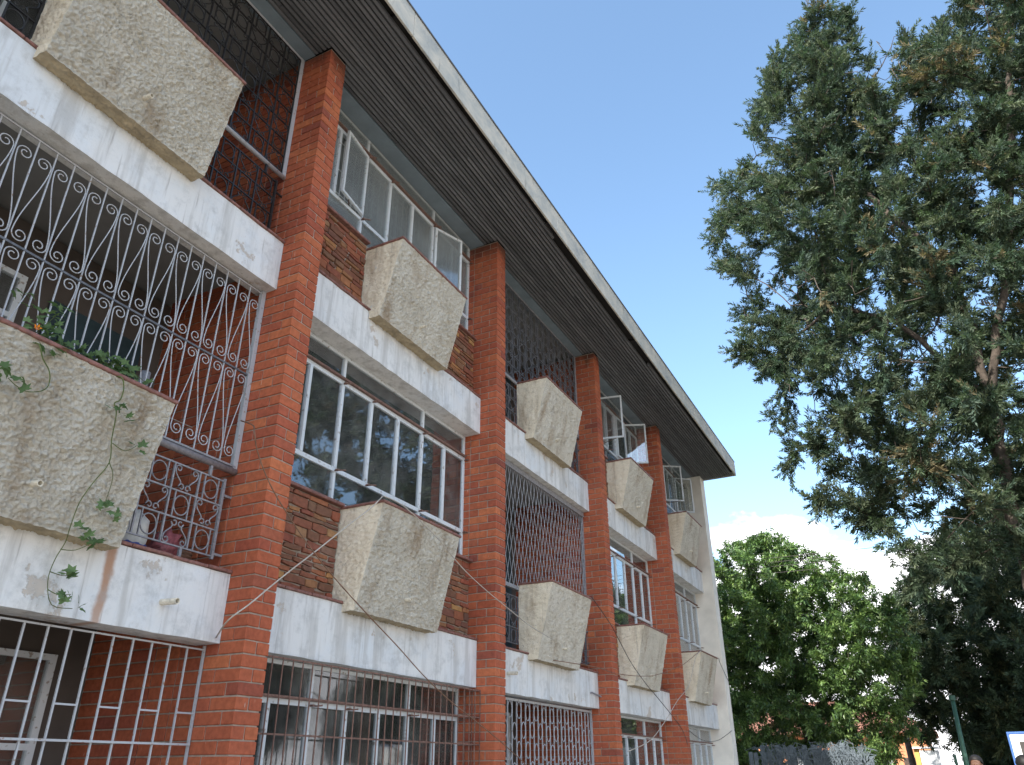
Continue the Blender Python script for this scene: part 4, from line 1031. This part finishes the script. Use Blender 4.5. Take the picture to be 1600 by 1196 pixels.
# ------------------------------------------------------------------ trailing vine on the near first floor planter
vine = empty('trailing_vine', (2.15, -.03, 3.60)); tag(vine, 'green trailing vine with lobed leaves spilling over the near first floor planter', 'vine')
V0 = Vector((2.15, -.03, 3.60))
def loc(p): return Vector(p)-V0
def vstem(pts, r=.0038):
    p = smooth_path([loc(q) for q in pts], 4); n = len(p)
    return MB().tube(p, [r*(1-.5*k/n) for k in range(n)], 5).build('stem', 'green_stem' if r < .0045 else 'dry_twig', vine, True)
stems = [[(1.97, -.06, 3.62), (1.97, -.15, 3.60), (2.01, -.155, 3.53), (2.06, -.155, 3.48), (2.08, -.15, 3.41), (2.05, -.15, 3.36), (1.98, -.15, 3.33), (1.92, -.15, 3.34), (1.88, -.15, 3.36)],
         [(2.44, -.04, 3.64), (2.46, -.15, 3.63), (2.49, -.155, 3.57), (2.49, -.15, 3.50), (2.47, -.135, 3.47), (2.50, -.13, 3.42), (2.53, -.10, 3.28), (2.57, -.07, 3.16), (2.52, -.05, 3.03), (2.49, -.02, 2.91), (2.50, .02, 2.78), (2.54, .09, 2.72), (2.52, .11, 2.62), (2.52, .12, 2.51), (2.58, .13, 2.40), (2.70, .13, 2.40)],
         [(2.57, -.07, 3.16), (2.62, -.06, 3.09), (2.63, -.03, 2.95)], [(2.54, -.10, 3.26), (2.62, -.11, 3.24), (2.69, -.11, 3.30)],
         [(2.53, .10, 2.68), (2.60, .08, 2.69), (2.67, .06, 2.74)], [(2.52, .12, 2.56), (2.58, .10, 2.55), (2.63, .08, 2.56)], [(2.53, .12, 2.47), (2.58, .10, 2.45), (2.64, .08, 2.46)],
         [(1.97, .05, 3.62), (2.0, -.05, 3.72), (2.06, -.08, 3.86)], [(2.08, .05, 3.62), (2.1, -.06, 3.70), (2.16, -.10, 3.69)], [(2.3, .05, 3.62), (2.4, -.04, 3.72), (2.56, -.06, 3.74), (2.68, -.08, 3.70)]]
for k, st in enumerate(stems): vstem(st, .0042 if k < 2 else .003)
lm = MB(); pts = []
for k in range(5):
    a = R(-100+50*k); ln = (.62, .85, 1.0, .85, .62)[k]
    pts += [(math.sin(a-.40)*ln*.60, math.cos(a-.40)*ln*.60), (math.sin(a)*ln, math.cos(a)*ln)]
pts.append((math.sin(R(125))*.3, math.cos(R(125))*.3))
lm.v = [(0, -.05, 0)]+[(x, y, -.16*(x*x+y*y)) for x, y in pts]; lm.f = [(0, k+1, k+2) for k in range(len(pts)-1)]
leaf_me = []
for tint in ((.12, .19, .075), (.15, .23, .10), (.095, .155, .065)):
    me = lm.mesh('leaf', 'leaf'); at = me.attributes.new('tint', 'FLOAT_COLOR', 'POINT'); at.data.foreach_set('color', list((*tint, 1))*len(me.vertices)); leaf_me.append(me)
rl = random.Random(5)
def vleaf(p, spread, n, size=(.032, .056)):
    for _ in range(n):
        q = loc(p)+Vector((rl.gauss(0, spread), rl.gauss(0, spread*.5), rl.gauss(0, spread*.7)))
        if q.z+V0.z < 3.6 and q.y+V0.y > .085-(q.z+V0.z-2.77)*.25-.012 and q.z+V0.z > 2.76: q.y = .085-(q.z+V0.z-2.77)*.25-.02-V0.y
        if q.z+V0.z <= 2.76: q.y = min(q.y, .19-V0.y)
        s_ = rl.uniform(*size)
        o = link('leaf', rl.choice(leaf_me), vine, q, (R(rl.uniform(20, 95)), R(rl.uniform(-35, 35)), R(rl.uniform(-80, 60))), (s_, s_, s_))
for p in ((2.06, -.1, 3.85), (1.97, -.1, 3.71), (2.08, -.1, 3.70), (2.12, -.1, 3.67), (2.08, -.12, 3.59), (1.99, -.12, 3.64), (2.16, -.06, 3.68), (2.02, -.1, 3.78), (1.86, -.08, 3.86)): vleaf(p, .042, 9)
for p in ((2.29, -.04, 3.70), (2.36, -.04, 3.71), (2.43, -.04, 3.71), (2.50, -.05, 3.72), (2.57, -.06, 3.72), (2.64, -.06, 3.69), (2.41, -.02, 3.75), (2.53, -.02, 3.77), (2.47, -.08, 3.68)): vleaf(p, .042, 9)
for p, n in (((1.88, -.16, 3.38), 6), ((1.96, -.16, 3.36), 4), ((2.50, -.16, 3.46), 5), ((2.55, -.15, 3.42), 3), ((2.69, -.12, 3.31), 3), ((2.62, -.05, 2.93), 6), ((2.71, -.03, 2.90), 4), ((2.53, -.01, 2.78), 3), ((2.67, .05, 2.74), 6), ((2.61, .07, 2.57), 5), ((2.63, .07, 2.44), 6), ((2.72, .1, 2.40), 2)): vleaf(p, .030, n, (.034, .054))
fl = MB(); fl.v = [(0, 0, -.02)]; 
for k in range(5):
    a = k*1.2566
    for da, rr_, zz in ((-.45, .014, 0), (0, .022, .006), (.45, .014, 0)): fl.v.append((math.sin(a+da)*rr_, math.cos(a+da)*rr_, zz))
    fl.f += [(0, 3*k+1, 3*k+2), (0, 3*k+2, 3*k+3)]
o = fl.build('flower', 'flower', vine); o.location = loc((1.955, -.12, 3.70)); o.rotation_euler = (R(70), .3, -.4)
# dry plant on the third bay first floor planter
dp = empty('dry_plant', (X[2]+1.7, .05, 3.62)); tag(dp, 'dry withered twigs lying in the first floor planter of the third bay', 'plant')
rd = random.Random(9); tw = MB()
for _ in range(70):
    x, y = rd.uniform(-.46, .55), rd.uniform(-.12, .2); a = rd.uniform(0, 6.28); ln = rd.uniform(.05, .16)
    tw.tube([(x, y, -.02), (x+math.cos(a)*ln*.5, y+math.sin(a)*ln*.5, .03+rd.uniform(0, .05)), (x+math.cos(a)*ln, y+math.sin(a)*ln, .02+rd.uniform(0, .07))], .003, 4)
tag(tw.build('twigs', 'dry_twig', dp), kind='stuff')

# ------------------------------------------------------------------ street things beyond the building
# power lines with a pole out of the frame on each side
for k, (z, nm) in enumerate(((6.05, 'topmost'), (5.95, 'second'), (5.85, 'third'), (5.70, 'lowest'))):
    pts = [(18.0+1.2*(1-t)**2, 3.0-22*t, z+.25*(2*t-1)**2-.25+.2*(1-t)) for t in [q/24 for q in range(25)]]
    tag(MB().tube(pts, .006, 5).build('power_line', 'black_cable'), f'{nm} of the four overhead wires crossing in front of the leafy green tree', 'power line', 'overhead wires beyond the building')
for (x, y, nm) in ((19.2, 3.0, 'behind the end of the building'), (18.0, -19.0, 'across the road')):
    pp = empty('power_pole', (x, y, 0)); tag(pp, f'timber power pole carrying the four wires {nm}', 'pole')
    MB().tube([(0, 0, 0), (0, 0, 6.6)], [.12, .09], 12).build('pole', 'dark_timber', pp, True)
    for z in (6.05, 5.95, 5.85, 5.70): MB().cyl((0, 0, z), (-.16, 0, z), .02, 8).build('insulator', 'white_plastic', pp)
# green lamp post
lp = empty('lamp_post', (17.0, -4.16, 0)); tag(lp, 'slim green painted post under the dark tree', 'post')
MB().tube([(0, 0, 0), (0, .0, 1.6), (-.0, -.03, 2.72)], [.06, .045, .035], 10).build('pole', 'green_paint', lp, True)
MB().cyl((0, 0, 0), (0, 0, .16), .12, 12).build('base', 'green_paint', lp); MB().cyl((0, -.03, 2.72), (0, -.03, 2.80), .055, 10).build('cap', 'green_paint', lp)
# second leaning post
MB_ = MB().tube([(18.9, -4.05, 0), (18.85, -4.02, 1.86)], .03, 8); tag(MB_.build('fence_post', 'green_paint'), 'thin pale green stake beside the green lamp post', 'post')
# sign board at the right edge
sg = empty('sign_board', (14.0, -5.08, 0), R(-4)); tag(sg, 'white notice board in a blue frame cut by the right edge', 'sign')
MB().cbox(0, 0, 1.80, .03, .66, .50, .004).build('panel', 'white_paint', sg)
for (y0, y1, z0, z1) in ((-.36, .36, 2.05, 2.08), (-.36, .36, 1.52, 1.55), (.33, .36, 1.55, 2.05), (-.36, -.33, 1.55, 2.05)): MB().cbox(-.003, (y0+y1)/2, (z0+z1)/2, .05, y1-y0, z1-z0, .004).build('frame_bar', 'blue_frame', sg)
MB().box(-.019, -.016, .05, .23, 1.74, 1.95).build('print', 'black_cable', sg)
pm = MB(); pm.box(-.024, -.0205, .06, .085, 1.78, 1.90); pm.box(-.024, -.0205, .085, .13, 1.875, 1.90); pm.box(-.024, -.0205, .085, .13, 1.82, 1.845); pm.box(-.024, -.0205, .11, .13, 1.845, 1.875); pm.build('print_mark', 'white_paint', sg)
for y in (-.30, .30): MB().box(-.02, .02, y-.02, y+.02, 0, 1.53).build('leg', 'blue_frame', sg)
# far brick house
hs = empty('brick_house', (42, -1.2, 0)); tag(hs, 'low orange brick house glimpsed under the leafy green tree', 'house')
MB().box(-2.5, 5, -2.1, 6, 0, 3.0).build('wall', 'orange_brick', hs)
rf = MB(); rf.v = [(-2.9, -2.5, 3.0), (5.4, -2.5, 3.0), (5.4, 6.4, 3.0), (-2.9, 6.4, 3.0), (1.2, 0, 4.6), (1.2, 4, 4.6)]; rf.f = [(0, 1, 4), (1, 2, 5, 4), (2, 3, 5), (3, 0, 4, 5), (3, 2, 1, 0)]; rf.build('roof', 'roof_tile', hs)
for y in (-.6, 2.2):
    wd = MB().box(-2.53, -2.45, y, y+1.1, 1.0, 2.1).build('window', 'white_paint', hs); MB().box(-2.56, -2.54, y+.08, y+1.02, 1.08, 2.02).build('pane', 'glass', wd)
MB().box(-2.54, -2.45, -1.85, -1.0, 0, 2.05).build('door', 'dark_timber', hs)
# kiosk
ki = empty('street_kiosk', (31, -3.36, 0)); tag(ki, 'small white kiosk with a green lower panel and ochre side', 'kiosk')
MB().box(-.35, .6, -.30, .26, 1.72, 2.16).build('top_panel', 'white_paint', ki); MB().box(-.36, .61, -.31, .27, .05, 1.70).build('body', 'bright_green', ki); MB().box(-.3, .6, .28, .42, .05, 2.20).build('side_panel', 'ochre', ki)
MB().box(-.42, .66, -.36, .46, 2.21, 2.26).build('roof', 'white_paint', ki)
ch_ = MB().tube([(28, -2.97, 0), (28.02, -2.93, 1.4), (28, -2.9, 2.5)], [.13, .10, .09], 8)
tag(ch_.build('tree_stump', 'bark', None, True), 'bare pale trunk standing beside the orange house', 'trunk')
# boundary fence with grey slats and a tangle of brush
fe = empty('slat_fence', (18.9, -1.7, 0)); tag(fe, 'grey weathered slat fence under the leafy green tree', 'fence')
rf_ = random.Random(4)
for k in range(24):
    y = 1.6-k*.105; h = 2.0+rf_.uniform(-.08, .10)-(.18 if k > 20 else 0)
    o = MB().cbox(0, 0, h/2, .022, .088, h, .004).build('slat', 'fence_grey', fe); o.location = (rf_.uniform(-.01, .01), y, 0); o.rotation_euler = (R(rf_.uniform(-2, 2)), 0, 0)
for z in (.4, 1.6): MB().box(.014, .05, -.9, 1.65, z-.04, z+.04).build('rail', 'fence_grey', fe)
br = MB()
for _ in range(420):
    y, z = rf_.uniform(-.75, 1.3), rf_.uniform(1.75, 2.12); a = rf_.uniform(-1.2, 1.2); ln = rf_.uniform(.12, .5); x = rf_.uniform(-.3, .2)
    br.tube([(18.9+x, -1.7+y, z-.2), (18.9+x+rf_.uniform(-.06, .06), -1.7+y+math.sin(a)*ln*.5, z-.05+rf_.uniform(0, .12)), (18.9+x+rf_.uniform(-.1, .1), -1.7+y+math.sin(a)*ln, z-.1+math.cos(a)*ln*.3)], .0055, 3)
tag(br.build('brushwood', 'fence_grey'), 'grey tangle of dry brush lying over the slat fence', 'brush', None, 'stuff')

# ------------------------------------------------------------------ people at the street
def person(x, y, rz, h, shirt, label):
    k = h/1.75; root = empty('person', (x, y, 0), rz); tag(root, label, 'person')
    def skin(name, verts, edges, rad, mat):
        me = bpy.data.meshes.new(name); me.from_pydata([Vector(v)*k for v in verts], edges, []); me.materials.append(M[mat])
        o = link(name, me, root)
        o.modifiers.new('skin', 'SKIN').use_smooth_shade = True
        for sv, r in zip(me.skin_vertices[0].data, rad): sv.radius = (r[0]*k, r[1]*k) if isinstance(r, tuple) else (r*k, r*k)
        me.skin_vertices[0].data[0].use_root = True
        s_ = o.modifiers.new('sub', 'SUBSURF'); s_.levels = 1; s_.render_levels = 2; return o
    V_, E_, Rd = [], [], []
    def add(p, r, par=None):
        V_.append(p); Rd.append(r)
        if par is not None: E_.append((par, len(V_)-1))
        return len(V_)-1
    pel = add((0, 0, .95), (.15, .11)); wst = add((0, 0, 1.10), (.13, .10), pel); chs = add((0, .0, 1.30), (.16, .11), wst); nk0 = add((0, 0, 1.45), .065, chs); nk = add((.01, 0, 1.53), .055, nk0)
    hd = add((.02, 0, 1.60), (.075, .085), nk); hd2 = add((.01, 0, 1.68), (.075, .09), hd); add((.0, 0, 1.735), (.045, .06), hd2)
    add((.115, 0, 1.625), .012, hd)   # nose
    for s_ in (-1, 1):
        add((0, s_*.085, 1.635), .014, hd)   # ear
        sh = add((0, s_*.18, 1.40), .062, chs); el = add((-.03, s_*.24, 1.12), .042, sh); wr = add((.05, s_*.25, .88), .028, el); hn = add((.07, s_*.25, .80), (.022, .035), wr)
        for q in range(4): add((.075+.012*q, s_*(.235+.008*q), .715+.008*abs(q-1)), .009, hn)
        add((.11, s_*.225, .775), .010, hn)
        hp = add((0, s_*.10, .88), .088, pel); kn = add((.015, s_*.105, .50), .058, hp); an = add((-.01, s_*.105, .09), .038, kn); add((.14, s_*.11, .035), (.035, .03), an)
    skin('body', V_, E_, Rd, 'skin')
    skin('shirt', [(0, 0, .95), (0, 0, 1.12), (0, 0, 1.30), (0, 0, 1.42), (0, .19, 1.40), (-.02, .23, 1.20), (0, -.19, 1.40), (-.02, -.23, 1.20)], [(0, 1), (1, 2), (2, 3), (2, 4), (4, 5), (2, 6), (6, 7)], [(.165, .125), (.15, .115), (.175, .125), (.10, .085), .078, .068, .078, .068], shirt)
    skin('trousers', [(0, 0, .96), (0, .10, .86), (.015, .105, .50), (-.01, .105, .12), (0, -.10, .86), (.015, -.105, .50), (-.01, -.105, .12)], [(0, 1), (1, 2), (2, 3), (0, 4), (4, 5), (5, 6)], [(.16, .12), .10, .075, .065, .10, .075, .065], 'trousers')
    hm = MB(); nu, nv = 20, 10
    for j in range(nv+1):
        for q in range(nu):
            t, p = 2*math.pi*q/nu, math.pi/2-(.62*math.pi)*j/nv*(1-.38*max(0, math.cos(2*math.pi*q/nu)))
            d = Vector((math.cos(p)*math.cos(t), math.cos(p)*math.sin(t), math.sin(p))); f = 1+.06*mnoise.noise(d*9)
            hm.v.append(tuple(Vector((.0+d.x*.104*f, d.y*.092*f, 1.665+d.z*.100*f))*k))
    for j in range(nv):
        for q in range(nu): hm.f.append((j*nu+q, (j+1)*nu+q, (j+1)*nu+(q+1) % nu, j*nu+(q+1) % nu))
    hm.build('hair', 'hair', root, True)
    for s_ in (-1, 1): hm = MB().cbox(.05*k, s_*.11*k, .035*k, .26*k, .09*k, .07*k, .02*k).build('shoe', 'shoe', root)
    return root
person(14.9, -4.27, R(170), 1.79, 'shirt_blue', 'person in a blue shirt with short black hair near the green post')
person(13.2, -4.78, R(20), 1.76, 'shirt_red', 'person in a dark red shirt below the notice board at the right edge')
